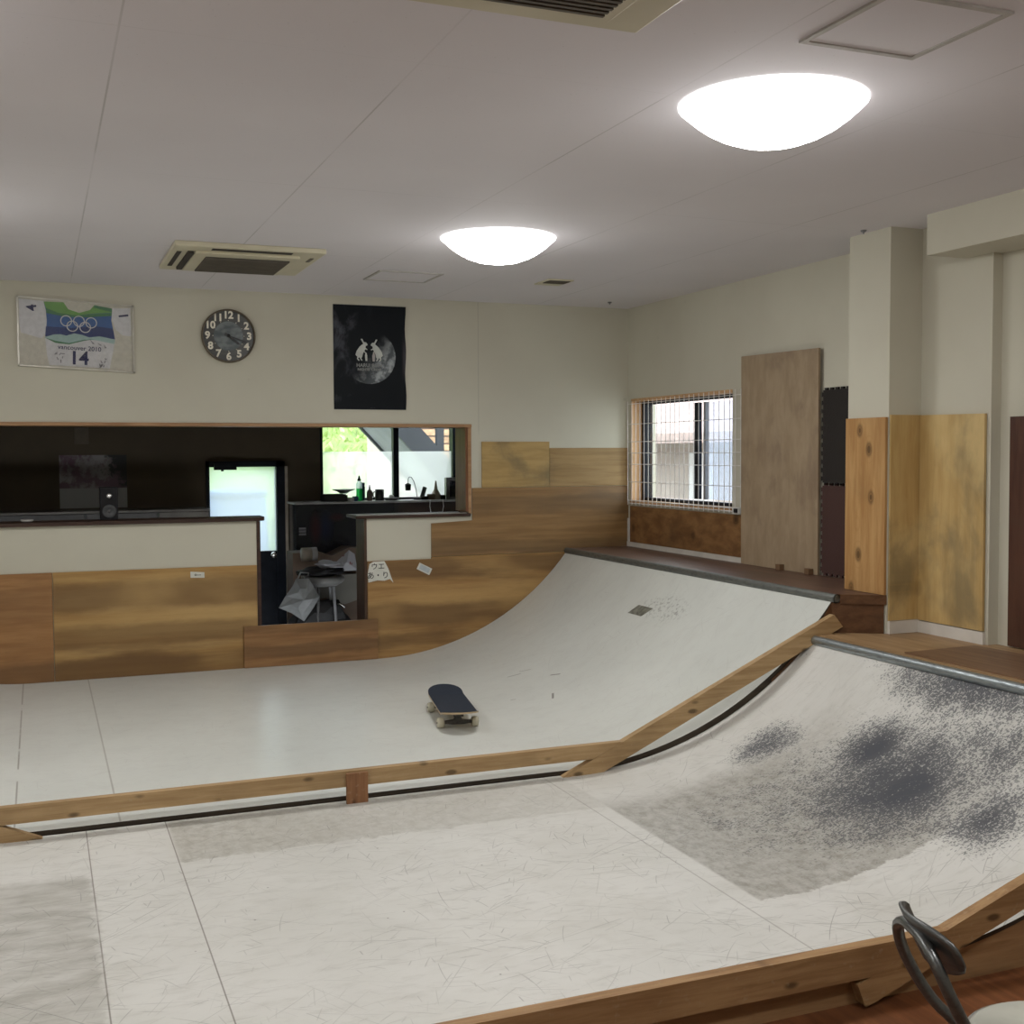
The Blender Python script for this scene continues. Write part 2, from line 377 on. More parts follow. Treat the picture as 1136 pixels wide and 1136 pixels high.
PLY_TALL = plywood('plywood_pale_tall', (.37, .28, .185), (.30, .22, .14), (7, 5, 1.5), .8, 0, 1, .6, seed=8.1, smcol=(.22, .155, .105), sc=(1, 2.6, 2.0))
PLY_KNOT = plywood('plywood_knotty', (.50, .295, .12), (.37, .19, .065), (8, 8, .8), .2, .9, 0, .5, seed=9.2, sc=(1, 1, 1))
PLY_OSB = plywood('plywood_knotty_brown', (.27, .14, .055), (.15, .07, .028), (6, 2.2, 4.5), .4, .9, 0, .5, seed=3.3, sc=(1, 1, 1))
PLY_BIRCH = plywood('plywood_birch', (.55, .385, .165), (.45, .295, .11), (7, 7, .7), .8, .25, 0, .45, seed=1.2, smcol=(.22, .17, .09), sc=(2.2, 2.2, 1.6), pale=(.63, .47, .22))
PLY_DARK = plywood('plywood_dark_red', (.085, .034, .020), (.055, .020, .012), (8, 8, .7), .2, 0, 1, .4, seed=2.8)
TRIMWOOD = plywood('trim_wood', (.42, .245, .125), (.30, .16, .075), (.8, 9, 9), .15, 0, 1, .5, seed=3)
JAMBWOOD = plywood('jamb_wood', (.20, .085, .040), (.13, .052, .024), (9, 9, .8), .2, 0, 1, .45, seed=3)
JAMB_D = plywood('jamb_dark', (.085, .045, .026), (.055, .028, .016), (9, 9, .8), .2, 0, 1, .6, seed=3)
DARKWOOD = plywood('dark_counter_wood', (.055, .026, .016), (.03, .014, .009), (.8, 9, 9), .1, 0, 1, .55, seed=7)
PINE = plywood('window_pine', (.62, .385, .20), (.50, .285, .13), (9, 9, .8), .1, .4, 1, .5, seed=1)
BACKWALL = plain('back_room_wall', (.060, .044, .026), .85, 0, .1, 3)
BLACK_ALU = plain('black_aluminium', (.008, .010, .015), .45, 0, .2, spec=.12)
BASEB = plain('baseboard_white', (.60, .57, .52), .6, 0, .08, 5)
ACM = plain('air_conditioner_beige', (.56, .52, .38), .45, 0, .05, 4)
ACD = plain('grille_dark', (.10, .085, .065), .6)
ACS = plain('slot_black', (.025, .02, .016), .7)
WHITE = plain('white_plastic', (.62, .62, .60), .4, 0, .05)
BLACKP = plain('black_plastic', (.014, .014, .016), .5, 0, .2, spec=.15)
GREY = plain('grey_plastic', (.17, .17, .18), .45, 0, .15)
CHROME = mat_metal('chrome', (.7, .7, .7), .15, .2)

def glass_mat(name, tint=(.93, .96, .96), refl=.07, haze=None):
    m = Mat(name)
    t = m.n('ShaderNodeBsdfTransparent'); m.put(t.inputs[0], tint)
    g = m.n('ShaderNodeBsdfGlossy'); g.inputs['Roughness'].default_value = .02
    x = m.n('ShaderNodeMixShader'); x.inputs[0].default_value = refl
    m.nt.links.new(t.outputs[0], x.inputs[1]); m.nt.links.new(g.outputs[0], x.inputs[2]); res = x.outputs[0]
    if haze:
        tr = m.n('ShaderNodeBsdfTranslucent'); m.put(tr.inputs[0], haze[1])
        y = m.n('ShaderNodeMixShader'); y.inputs[0].default_value = haze[0]
        m.nt.links.new(res, y.inputs[1]); m.nt.links.new(tr.outputs[0], y.inputs[2]); res = y.outputs[0]
    m.nt.links.new(res, m.out.inputs[0]); return m.m
GLASS = glass_mat('window_glass')
def mat_film():
    m = Mat('frosted_film'); tr = m.n('ShaderNodeBsdfTranslucent'); m.put(tr.inputs[0], (.66, .70, .70))
    r = m.n('ShaderNodeBsdfRefraction'); r.inputs['IOR'].default_value = 1.01; r.inputs['Roughness'].default_value = .30; m.put(r.inputs[0], (.97, .99, .99))
    x = m.n('ShaderNodeMixShader'); x.inputs[0].default_value = .66
    m.nt.links.new(tr.outputs[0], x.inputs[1]); m.nt.links.new(r.outputs[0], x.inputs[2]); m.nt.links.new(x.outputs[0], m.out.inputs[0]); return m.m
FROST = mat_film()
def mat_frost_door():
    m = Mat('frosted_door_glass'); n = m.noise(m.obj, 160, 2)
    tr = m.n('ShaderNodeBsdfTranslucent'); m.put(tr.inputs[0], (.70, .75, .78))
    r = m.n('ShaderNodeBsdfRefraction'); r.inputs['IOR'].default_value = 1.02; r.inputs['Roughness'].default_value = .38
    m.put(r.inputs['Normal'], m.bump(n, .4, .01)); m.put(r.inputs[0], (.88, .94, .97))
    x = m.n('ShaderNodeMixShader'); x.inputs[0].default_value = .62
    m.nt.links.new(tr.outputs[0], x.inputs[1]); m.nt.links.new(r.outputs[0], x.inputs[2]); m.nt.links.new(x.outputs[0], m.out.inputs[0]); return m.m
FROST_DOOR = mat_frost_door()

# ------------------------------------------------------------------ the setting
XR, YB, ZC, ZF = 4.36, 8.357, 2.64, -.12
XL, YF = -2.3, -1.9
YD, YN = 5.02, 2.765            # far ramp's edge, near ramp's near edge
Y2 = 10.5                       # far wall of the room behind the counter

struct(MB().box((XL - .2, YF - .2, ZF - .06), (XR + .2, YB + .25, ZF), FLOOR), 'floor')
struct(MB().box((XL - .2, YF - .2, ZC), (XR + .2, YB + .25, ZC + .1), CEIL), 'ceiling')
# wall with the long counter opening
w = MB(); Y1 = YB + .225
w.box((XL, YB, 1.72), (XR, Y1, ZC), WALL)                      # above the opening
w.box((3.02, YB, ZF), (XR, Y1, 1.72), WALL)
w.box((XL, YB, ZF), (1.42, Y1, 1.035), WALL)                    # half wall under the long counter
w.box((2.215, YB, ZF), (3.02, Y1, 1.03), WALL)                  # half wall under the short counter
struct(w, 'wall_back')
# right wall with the grilled window's hole
w = MB(); WY0, WY1, WZ0, WZ1 = 6.838, 8.30, 1.115, 1.923
XO = XR + .22
w.box((XR, 5.15, ZF), (XO, WY0, ZC), WALL); w.box((XR, WY1, ZF), (XO, Y1, ZC), WALL)
w.box((XR, WY0, ZF), (XO, WY1, WZ0), WALL); w.box((XR, WY0, WZ1), (XO, WY1, ZC), WALL)
w.box((4.30, YF, ZF), (XO, 4.385, ZC), WALL)
w.box((4.24, 4.385, ZF), (XO, 4.87, ZC), WALL)
struct(w, 'wall_right')
struct(MB().box((4.036, 4.87, ZF), (XO, 5.195, ZC), WALL), 'wall_right_pillar')
struct(MB().box((4.003, YF, 2.445), (4.30, 4.57, ZC), WALL), 'trim_1')
struct(MB().box((XL - .2, YF, ZF), (XL, Y1, ZC), WALL), 'wall_left')
struct(MB().box((XL, YF - .2, ZF), (XR, YF, ZC), WALL), 'wall_front')
struct(MB().box((XL, YB - .012, 1.7), (3.035, YB + .225, 1.724), TRIMWOOD), 'trim_2', bevel=.003)
struct(MB().box((2.985, YB - .006, 1.066), (3.022, YB + .225, 1.7), JAMBWOOD).box((3.004, YB - .012, 1.05), (3.03, YB - .004, 1.7), TRIMWOOD), 'trim_3')
struct(MB().box((2.197, YB - .004, ZF), (2.217, Y1 + .004, 1.03), JAMB_D), 'trim_4')
struct(MB().box((1.419, YB - .004, ZF), (1.446, Y1 + .004, 1.035), DARKWOOD), 'trim_5')
struct(MB().prism([(4.04, .565), (4.24, .565), (4.24, .63), (4.04, .63)], 4.852, 4.87, BASEB).box((4.222, 4.40, .565), (4.24, 4.87, .625), BASEB), 'baseboard_right')
struct(MB().box((4.344, 6.65, .755), (XR, 8.35, .80), BASEB).box((4.343, 8.32, .80), (XR, 8.335, .985), BASEB), 'baseboard_back')
# the room behind the counter
XB2 = 4.5
w = MB()
DX0, DX1, DZ1 = 1.354, 2.036, 1.446
VX0, VX1, VZ0, VZ1 = 2.382, 3.69, 1.09, 2.0
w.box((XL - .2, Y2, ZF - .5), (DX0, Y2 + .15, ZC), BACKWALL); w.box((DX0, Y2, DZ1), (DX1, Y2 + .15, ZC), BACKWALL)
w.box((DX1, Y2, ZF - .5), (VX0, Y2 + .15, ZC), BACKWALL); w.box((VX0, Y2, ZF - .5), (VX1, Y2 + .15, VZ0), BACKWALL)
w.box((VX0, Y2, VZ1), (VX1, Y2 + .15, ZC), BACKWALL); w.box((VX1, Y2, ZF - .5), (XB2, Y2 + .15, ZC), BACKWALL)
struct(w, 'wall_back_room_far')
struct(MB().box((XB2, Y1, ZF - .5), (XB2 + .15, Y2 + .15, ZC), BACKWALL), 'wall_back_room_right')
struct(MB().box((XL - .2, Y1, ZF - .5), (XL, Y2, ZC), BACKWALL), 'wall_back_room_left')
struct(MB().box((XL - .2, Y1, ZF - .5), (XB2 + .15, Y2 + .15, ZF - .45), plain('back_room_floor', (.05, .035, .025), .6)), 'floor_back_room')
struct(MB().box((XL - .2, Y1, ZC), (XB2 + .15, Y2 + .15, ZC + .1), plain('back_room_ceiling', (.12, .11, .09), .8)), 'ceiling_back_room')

# window_1: grilled window in the right wall
win = empty('window_1', (XR, 7.57, WZ0)); win['kind'] = 'structure'
f = MB()
f.box((XR - .004, WY1 - .02, WZ0), (XR + .1, WY1 + .0, WZ1), PINE); f.box((XR - .004, WY0, WZ1 - .018), (XR + .1, WY1, WZ1 + .004), PINE)
f.box((XR - .012, WY0, WZ0 - .012), (XR + .1, WY1, WZ0 + .012), PINE)
f.build('window_casing', win)
f = MB(); xa = XR + .085
ya, yb, za, zb = WY0 - .02, WY1 - .02, WZ0 + .008, WZ1 - .012
f.box((xa, yb - .05, za), (xa + .07, yb, zb), BLACK_ALU); f.box((xa, ya, za), (xa + .07, ya + .025, zb), BLACK_ALU)
f.box((xa, ya, zb - .03), (xa + .07, yb, zb), BLACK_ALU); f.box((xa, ya, za), (xa + .07, yb, za + .028), BLACK_ALU)
f.build('window_frame', win)
ym = 7.46
f = MB(); f.box((xa + .01, ym - .03, za + .04), (xa + .035, ym + .035, zb - .045), BLACK_ALU)
f.box((xa + .01, ym - .12, za + .04), (xa + .04, ym - .095, zb - .045), GREY)
f.build('window_sash', win)
MB().box((xa + .02, ym, za + .04), (xa + .024, yb - .05, zb - .045), GLASS).build('window_pane', win)
SCREEN = glass_mat('insect_screen', (.74, .78, .84), .05, (.22, (.6, .66, .74)))
MB().box((xa + .045, ya + .03, za + .04), (xa + .049, ym - .03, zb - .045), SCREEN).build('window_pane', win)

# window_2: back room window, lower part frosted
win = empty('window_2', (3.03, Y2, VZ0)); win['kind'] = 'structure'
f = MB()
for lo, hi in [((VX0 - .02, Y2 - .01, VZ0 - .02), (VX1, Y2 + .1, VZ0 + .012)), ((VX0 - .02, Y2 - .01, VZ0), (VX0 + .004, Y2 + .1, VZ1)), ((3.625, Y2 - .01, VZ0), (VX1, Y2 + .1, VZ1)), ((VX0, Y2 - .01, VZ1 - .03), (VX1, Y2 + .1, VZ1)), ((3.047, Y2 - .005, VZ0), (3.098, Y2 + .06, VZ1))]: f.box(lo, hi, BLACK_ALU)
f.build('window_frame', win)
for a, b in ((VX0, 3.05), (3.095, 3.63)):
    MB().box((a, Y2 + .04, 1.527), (b, Y2 + .044, VZ1), GLASS).build('window_pane', win)
    MB().box((a, Y2 + .04, VZ0), (b, Y2 + .044, 1.527), FROST).build('frosted_pane', win)
# door_1
d = empty('door_1', (1.69, Y2, ZF - .45)); d['kind'] = 'structure'
f = MB()
f.box((DX0, Y2 - .03, ZF - .45), (DX0 + .028, Y2 + .08, DZ1), BLACK_ALU); f.box((DX1 - .075, Y2 - .03, ZF - .45), (DX1, Y2 + .08, DZ1), BLACK_ALU)
f.box((DX0, Y2 - .03, DZ1 - .05), (DX1, Y2 + .08, DZ1), BLACK_ALU); f.box((DX0, Y2 - .02, ZF - .45), (DX1, Y2 + .06, .648), BLACK_ALU)
f.build('door_frame', d)
MB().box((DX0 + .02, Y2 + .02, .64), (DX1 - .07, Y2 + .024, DZ1 - .04), FROST_DOOR).build('door_glass', d)
MB().box((1.42, Y2 - .07, 1.372), (1.61, Y2 - .02, 1.43), BLACK_ALU).tube([(1.49, Y2 - .05, 1.36), (1.49, Y2 - .05, 1.375)], .012, BLACK_ALU).build('door_closer', d)
MB().lathe([(.0, .0), (.024, .004), (.03, .02), (.022, .035), (.012, .04), (.012, .06)], CHROME, n=16, M=rotm(-PI / 2, 0, 0, (1.925, Y2 - .085, .615))).build('door_handle', d)
struct(MB().box((DX1, Y2 - .02, ZF - .4), (DX1 + .028, Y2, 1.40), plain('pale_edge_trim', (.34, .29, .23), .5)), 'trim_6')

# outside
struct(MB().box((-14, Y2 + .3, -.9), (24, 34, -.8), plain('outside_concrete', (.5, .5, .47), .9)).box((XR + .3, -6, -.9), (24, Y2 + .3, -.8), plain('outside_concrete2', (.5, .5, .47), .9)), 'ground_outside')
LEAF = Mat('leaf_green'); LEAF = LEAF.pbr(LEAF.mix(LEAF.sm(LEAF.noise(LEAF.pos, 1.2, 4), .35, .65), (.26, .40, .10), (.58, .70, .30)), .6)
hb = MB()
for i in range(9000):
    x = random.uniform(-5, 7); t = random.random(); y = 17.5 + t * 7
    z = -.8 + t * 5.2 + random.gauss(0, .25) + .5 * math.sin(x * 1.3 + t * 4)
    s_ = random.uniform(.05, .13); M_ = Matrix.Translation((x, y, z)) @ Euler((random.uniform(0, 6), random.uniform(0, 6), random.uniform(0, 6))).to_matrix().to_4x4()
    hb.add([(-s_, 0, 0), (0, -s_ * .5, 0), (s_, 0, .04), (0, s_ * .5, 0)], [(0, 1, 2, 3)], LEAF, M=M_)
hb.add([(-14, 17.8, -.85), (7.0, 17.8, -.85), (7.0, 25, 4.3), (-14, 25, 4.3)], [(0, 1, 2, 3)], plain('hillside_earth', (.34, .46, .18), .9, 0, .3, 2))
tag(single(hb, 'hillside_foliage', 'bright green leafy hillside seen through the clear upper glass of the back room window', 'foliage'), kind='stuff')
STAIR = plain('stair_steel', (.05, .055, .065), .6, 0, .1, 3)
STAIRU = plain('stair_underside', (.20, .21, .23), .7, 0, .1, 3)  # lighter than the stringers: light from the ground put into the colour
st = empty('outdoor_staircase', (4.6, 13.2, -.8), 0, 'grey steel outdoor staircase slanting across the back room window', 'staircase')
def slant(x, off=0): return 1.795 - 1.055 * (x - 3.60) + off
x0, x1 = 2.2, 6.0
sd = MB(); sd.prism([(x0, slant(x0)), (x1, slant(x1)), (x1, slant(x1) + .36), (x0, slant(x0) + .36)], 12.5, 12.56, STAIR); sd.build('stringer', st)
sd = MB(); sd.prism([(x0, slant(x0)), (x1, slant(x1)), (x1, slant(x1) + .36), (x0, slant(x0) + .36)], 13.75, 13.81, STAIR); sd.build('stringer', st)
sd = MB(); sd.prism([(x0, slant(x0) + .04), (x1, slant(x1) + .04), (x1, slant(x1) + .10), (x0, slant(x0) + .10)], 12.56, 13.75, STAIRU); sd.build('soffit', st)
MB().box((4.17, 12.60, -.8), (4.25, 12.68, 3.4), STAIR).build('post', st)
# neighbouring house seen through both windows
NW = plain('neighbour_wall_brown', (.50, .44, .40), .9, 0, .12, 1.5)
NR = plain('neighbour_roof_red', (.55, .42, .39), .8, 0, .2, 6)
NP = plain('neighbour_plaster', (.80, .80, .80), .9, 0, .05, 1)
hs = empty('neighbour_house', (8.6, 10.8, -.8), 0, 'pale and brown neighbouring house blurred behind the wire grilled window', 'house')
MB().box((7.6, 9.7, -.8), (10.6, 18, 1.62), NW).build('wall', hs)
MB().box((7.585, 12.3, -.8), (7.62, 12.9, 1.5), NP).build('door', hs); MB().box((7.585, 9.75, -.8), (7.62, 10.15, 1.4), NP).build('door', hs)
r_ = MB(); r_.prism([(7.1, 1.62), (10.9, 1.62), (10.9, 1.70), (9.1, 2.5), (7.1, 1.74)], 9.3, 18.4, NR); r_.build('roof', hs)
MB().tube([(7.53, 11.4, -.8), (7.53, 11.4, 1.65)], .04, NP).build('drainpipe', hs)
hs2 = empty('garden_shed', (8.0, 13.0, -.8), 0, 'small red brown slatted shed roof glimpsed past the outdoor staircase', 'shed')
CEDAR = plain('cedar_slats', (.62, .40, .24), .8, 0, .25, 9)
r_ = MB()
for k in range(14): r_.box((4.35, 15.0 + k * .001, 1.25 + k * .1), (6.9, 15.06, 1.33 + k * .1), CEDAR)
r_.build('slat_wall', hs2); MB().box((4.4, 15.06, -.8), (6.85, 16.5, 2.6), NW).build('body', hs2)
bl = empty('blue_backdrop', (1.82, 12.0, -.8), 0, 'added pale blue round shape that tints the frosted door glass', 'backdrop')  # made-up object, added outside to tint the frosted door glass blue
BLB = plain('backdrop_blue', (.16, .28, .52), .5)
MB().lathe([(.0, 0), (.30, .0), (.33, .05), (.35, .5), (.36, 1.2), (.33, 1.86), (.30, 1.9)], BLB, (1.80, 12.0, -.8), 24).build('body', bl)
MB().lathe([(.34, 0), (.34, .05), (.0, .07)], BLB, (1.80, 12.0, 1.09), 24).build('lid', bl)
hb = MB()
for i in range(1500):
    M_ = Matrix.Translation((random.uniform(2.25, 3.5), 12.9 + random.uniform(-.35, .35), random.uniform(-.8, .95))) @ Euler((random.uniform(0, 6), random.uniform(0, 6), random.uniform(0, 6))).to_matrix().to_4x4()
    hb.add([(-.08, 0, 0), (0, -.04, 0), (.08, 0, .02), (0, .04, 0)], [(0, 1, 2, 3)], LEAF, M=M_)
single(hb, 'shrub', 'green shrub blurred behind the frosted door glass', 'shrub')
bw = struct(MB().box((5.9, 5.0, -.85), (6.0, 9.6, .9), plain('block_fence', (.55, .54, .52), .9, 0, .1, 2)), 'wall_outside')

# ------------------------------------------------------------------ ramps
R_, XS_B, XS_F = 1.92, 2.30, 2.33
CEN = 1.12
def prof(xs, z0, xe, zoff=0., n=22):
    """(x, z) along the riding surface: left lip, flat, right lip"""
    pts = []
    a1 = math.asin((xe - xs) / R_)
    right = [(xs + R_ * math.sin(a1 * i / n), z0 + zoff + R_ - R_ * math.cos(a1 * i / n)) for i in range(n + 1)]
    left = [(2 * CEN - x, z) for x, z in right[::-1]]
    return left + right
def ramp(name, label, xs, z0, xe, y0, y1, sheet, zdeck, xd_r, cop_mat, side_near, cz, deckmat, cop_r=.024):
    r = empty(name, (CEN, (y0 + y1) / 2, ZF), 0, label, 'skate ramp')
    p = prof(xs, z0, xe)
    mb = MB(); n = len(p)
    vs = [(x, y, z) for y in (y0, y1) for x, z in p] + [(x, y, z - .014) for y in (y0, y1) for x, z in p]
    fs = [(i, i + 1, n + i + 1, n + i) for i in range(n - 1)] + [(2 * n + i, 3 * n + i, 3 * n + i + 1, 2 * n + i + 1) for i in range(n - 1)]
    mb.add(vs, fs, sheet, True)
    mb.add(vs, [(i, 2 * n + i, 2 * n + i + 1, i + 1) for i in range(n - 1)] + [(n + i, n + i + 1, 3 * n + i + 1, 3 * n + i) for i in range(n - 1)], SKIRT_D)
    mb.build('riding_surface', r)
    lo = prof(xs, z0, xe, -.016)
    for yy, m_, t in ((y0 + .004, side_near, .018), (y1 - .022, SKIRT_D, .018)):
        s_ = MB(); xl = 2 * CEN - xe
        k = len(lo); vs = [(x, yy, z) for x, z in lo] + [(x, yy, ZF) for x, z in lo] + [(x, yy + t, z) for x, z in lo] + [(x, yy + t, ZF) for x, z in lo]
        s_.add(vs, [(i, i + 1, k + i + 1, k + i) for i in range(k - 1)] + [(2 * k + i, 3 * k + i, 3 * k + i + 1, 2 * k + i + 1) for i in range(k - 1)] + [(i, 2 * k + i, 2 * k + i + 1, i + 1) for i in range(k - 1)], m_)
        s_.build('side_panel', r)
    for sgn in (1, -1):
        cx = xe + .004 if sgn > 0 else 2 * CEN - xe - .004
        c = MB(); c.tube([(cx, y0 - (.0 if side_near is SKIRT else .03), cz), (cx, y1, cz)], cop_r, cop_mat, 16, caps=False)
        for yy in (y0 - (.0 if side_near is SKIRT else .03), y1):
            c.lathe([(cop_r, 0), (cop_r * .78, 0), (cop_r * .78, .03)], cop_mat, n=16, M=rotm(-PI / 2, 0, 0, (cx, yy, cz)))
            c.lathe([(cop_r * .78, 0), (cop_r * .78, .004)], HOLE, n=16, M=rotm(-PI / 2, 0, 0, (cx, yy + .004, cz)))
        c.build('coping', r)
    return r
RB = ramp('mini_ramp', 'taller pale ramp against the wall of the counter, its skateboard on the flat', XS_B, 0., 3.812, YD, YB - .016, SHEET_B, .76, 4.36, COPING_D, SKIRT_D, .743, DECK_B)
RF = ramp('mini_ramp', 'lower worn ramp beside the folding chair, black scuffs on its curve', XS_F, -.021, 3.668, YN, YD - .002, SHEET_F, .565, 4.3, COPING, SKIRT, .538, DECK_F)
def on_back(x): return R_ - math.sqrt(R_ * R_ - max(0, x - XS_B) ** 2)
# decks (platforms)
p = MB(); p.prism([(3.828, YD - .02), (4.033, 4.872), (4.033, 5.2), (4.357, 5.2), (4.357, YB - .013), (3.828, YB - .013)], .742, .762, DECK_B, 'z'); p.build('deck', RB)
p = MB(); p.prism([(3.80, YD - .008), (4.03, 4.885), (4.03, 4.90), (3.815, YD + .012)], ZF, .742, DECKSIDE, 'z'); p.build('deck_side', RB)
p = MB(); p.prism([(3.44, on_back(3.44) - .03), (3.55, on_back(3.55) - .03), (3.65, on_back(3.65) - .03), (3.74, on_back(3.74) - .03), (3.80, .715), (3.84, .715), (3.84, .40), (3.44, .33)], YD - .0015, YD + .003, DECKSIDE); p.build('gusset', RB)
p = MB(); p.prism([(3.835, YD - .034), (4.032, 4.868), (4.032, 4.885), (3.835, YD - .012)], .715, .764, DECKSIDE, 'z'); p.build('deck_lip', RB)
p = MB(); p.box((2 * CEN - 4.36, YD, .742), (2 * CEN - 3.828, YB - .013, .762), DECK_B); p.build('deck', RB)
p = MB(); p.prism([(3.684, 2.77), (4.298, 2.77), (4.298, 4.387), (4.238, 4.387), (4.238, 4.868), (4.03, 4.868), (3.80, YD - .01), (3.684, YD - .01)], .545, .565, DECK_F, 'z'); p.build('deck', RF)
p = MB(); p.prism([(3.712, 4.353), (4.15, 4.372), (4.17, 4.09), (4.27, 3.9), (4.27, 2.9), (3.712, 2.9)], .566, .572, DECK_S, 'z'); p.build('deck_sheet', RF)
p = MB(); p.prism([(3.60, ZF), (4.29, ZF), (4.29, .545), (3.70, .545)], 2.775, 2.79, SKIRT); p.build('deck_side', RF)
p = MB(); p.box((2 * CEN - 4.3, YN, .545), (2 * CEN - 3.684, YD - .002, .565), DECK_F); p.build('deck', RF)
# metal patch on the taller ramp's curve
pp = [(3.545, 6.80), (3.545, 6.62), (3.605, 6.57), (3.605, 6.76)]
single(MB().add([(x, y, on_back(x) + .003) for x, y in pp] + [(x + .004, y, on_back(x) + .001) for x, y in pp], [(0, 1, 2, 3), (7, 6, 5, 4), (0, 4, 5, 1), (1, 5, 6, 2), (2, 6, 7, 3), (3, 7, 4, 0)], plain('patch_plate', (.20, .20, .165), .55, .3, .4, 30)), 'repair_patch', 'small dull grey patch stuck on the curve of the taller ramp', 'patch')

# edge boards between the ramps (2x4s)
ya, yb = 4.978, 5.016
def diag_z(x, top=True): return .664 - .446 * (3.791 - x) if top else .598 - .446 * (3.846 - x)
zb_ = -.022
tx = 3.791 + (zb_ - .664) / .446; bx = 3.846 + (zb_ - .598) / .446
dg = [(tx, zb_), (bx, zb_), (3.846, .598), (3.791, .664)]
mir = lambda P: [(2 * CEN - x, z) for x, z in P][::-1]
single(MB().prism(dg, ya, yb, LUMBER), 'edge_board', 'slanted timber board rising along the curve between the two ramps', 'timber board', bevel=.003)
single(MB().prism(mir(dg), ya, yb, LUMBER), 'edge_board', 'slanted timber board whose tip shows at the frame edge below the level board', 'timber board', bevel=.003)
zt_, zl_ = .120, .051
xr_t = 3.791 + (zt_ - .664) / .446 - .003; xr_l = 3.791 + (zl_ - .664) / .446 - .003
lv = [(2 * CEN - xr_l, zl_), (xr_l, zl_), (xr_t, zt_), (2 * CEN - xr_t, zt_)]
single(MB().prism(lv, ya, yb, LUMBER), 'edge_board', 'long level timber board dividing the two ramp flats', 'timber board', bevel=.003)
single(MB().box((1.215, ya - .016, -.024), (1.311, ya - .001, .112), LUMBER_D), 'support_block', 'short upright brown block holding up the long level board', 'block', bevel=.002)
# near edge boards
na, nb = 2.722, 2.762
tz = lambda x: .065 + .34 * (x - 2.48)
ng = [(2.167, tz(2.167)), (2.195, -.112), (2.23, -.103), (3.75, -.103 + .34 * 1.52), (3.72, tz(3.72))]
single(MB().prism(ng, na, nb, LUMBER2), 'edge_board', 'slanted timber board rising behind the folding chair at the near ramp edge', 'timber board', bevel=.003)
single(MB().prism(mir(ng), na, nb, LUMBER2), 'edge_board', 'slanted timber board at the unseen far end of the near edge', 'timber board', bevel=.003) if False else None
nl = [(-.05, -.026), (2.21, -.026), (2.49, .0685), (-.25, .0685)]
single(MB().prism(nl, na, nb, LUMBER2), 'edge_board', 'long level timber board along the near edge of the worn ramp, above the floor', 'timber board', bevel=.003)

# ------------------------------------------------------------------ boards on the walls
def board(name, label, mb, **k): return single(mb, name, label, 'board', None, bevel=.0015, **k)
a, b = YB - .013, YB - .001
zl = -.02
board('plywood_panel', 'darker orange plywood sheet at the frame edge below the long white half wall', MB().prism([(XL + .1, .0), (.071, .0), (.071, .728), (XL + .1, .728)], a, b, PLY_A))
board('plywood_panel', 'wide honey plywood sheet with brown bands under the long counter', MB().prism([(.075, .0), (1.416, .0), (1.416, .725), (.075, .728)], a, b, PLY_B))
board('plywood_panel', 'low plywood board across the foot of the counter passage', MB().box((1.316, YB - .034, .002), (2.286, YB - .014, .296), PLY_C))
board('plywood_panel', 'plywood sheet with the torn paper sign, running behind the ramp curve', MB().prism([(2.218, .0), (3.81, .0), (3.81, .735), (2.708, .735), (2.708, .72), (2.218, .72)], a, b, PLY_D))
board('plywood_panel', 'brown plywood sheet between the short counter and the window corner', MB().prism([(2.71, .738), (4.358, .738), (4.358, 1.243), (3.036, 1.243), (3.036, 1.0), (2.71, .985)], a, b, PLY_E))
board('plywood_panel', 'yellowish plywood offcut, the higher one above the brown sheet', MB().prism([(3.115, 1.246), (3.672, 1.246), (3.672, 1.592), (3.115, 1.592)], a, b, PLY_F))
board('plywood_panel', 'smudged plywood offcut in the corner beside the grilled window', MB().prism([(3.675, 1.246), (4.357, 1.246), (4.357, 1.543), (3.675, 1.543)], a, b, PLY_G))
board('knotty_board', 'knotty brown board under the wire grilled window', MB().box((XR - .02, 6.68, .80), (XR - .001, 8.285, 1.083), PLY_OSB))
t_ = MB(); t_.prism([(5.84, .764), (6.668, .764), (6.675, 2.133), (5.845, 2.12)], XR - .038, XR - .024, PLY_TALL, 'x'); board('plywood_panel', 'tall pale plywood sheet standing between the grilled window and the foam mats', t_)
board('plywood_panel', 'narrow knotty plywood board on the pillar face beside the foam mats', MB().box((4.018, 4.874, .764), (4.034, 5.192, 1.678), PLY_KNOT))
board('plywood_panel', 'pale plywood strip on the shaded side of the pillar', MB().prism([(4.04, .632), (4.236, .632), (4.236, 1.689), (4.04, 1.689)], 4.858, 4.868, PLY_BIRCH))
board('plywood_panel', 'stained pale plywood sheet on the wall between pillar and dark red board', MB().prism([(4.405, .63), (4.855, .63), (4.855, 1.688), (4.408, 1.682)], 4.222, 4.236, PLY_BIRCH, 'x'))
t_ = MB(); t_.prism([(2.9, .572), (4.30, .572), (4.305, 1.664), (2.9, 1.664)], 4.278, 4.298, PLY_DARK, 'x'); board('plywood_panel', 'dark red brown board at the frame edge above the near deck', t_)
WB = plain('wood_offcut', (.16, .09, .045), .6)
for k, (y, lb) in enumerate([(6.20, 'tiny dark wood chock under the middle of the tall pale plywood'), (5.90, 'tiny dark wood chock at the corner of the tall pale plywood near the mats')]):
    single(MB().box((XR - .075, y - .022, .763), (XR - .04, y + .022, .80), WB), 'wood_chock', lb, 'chock', 'chocks under the tall plywood', bevel=.002)

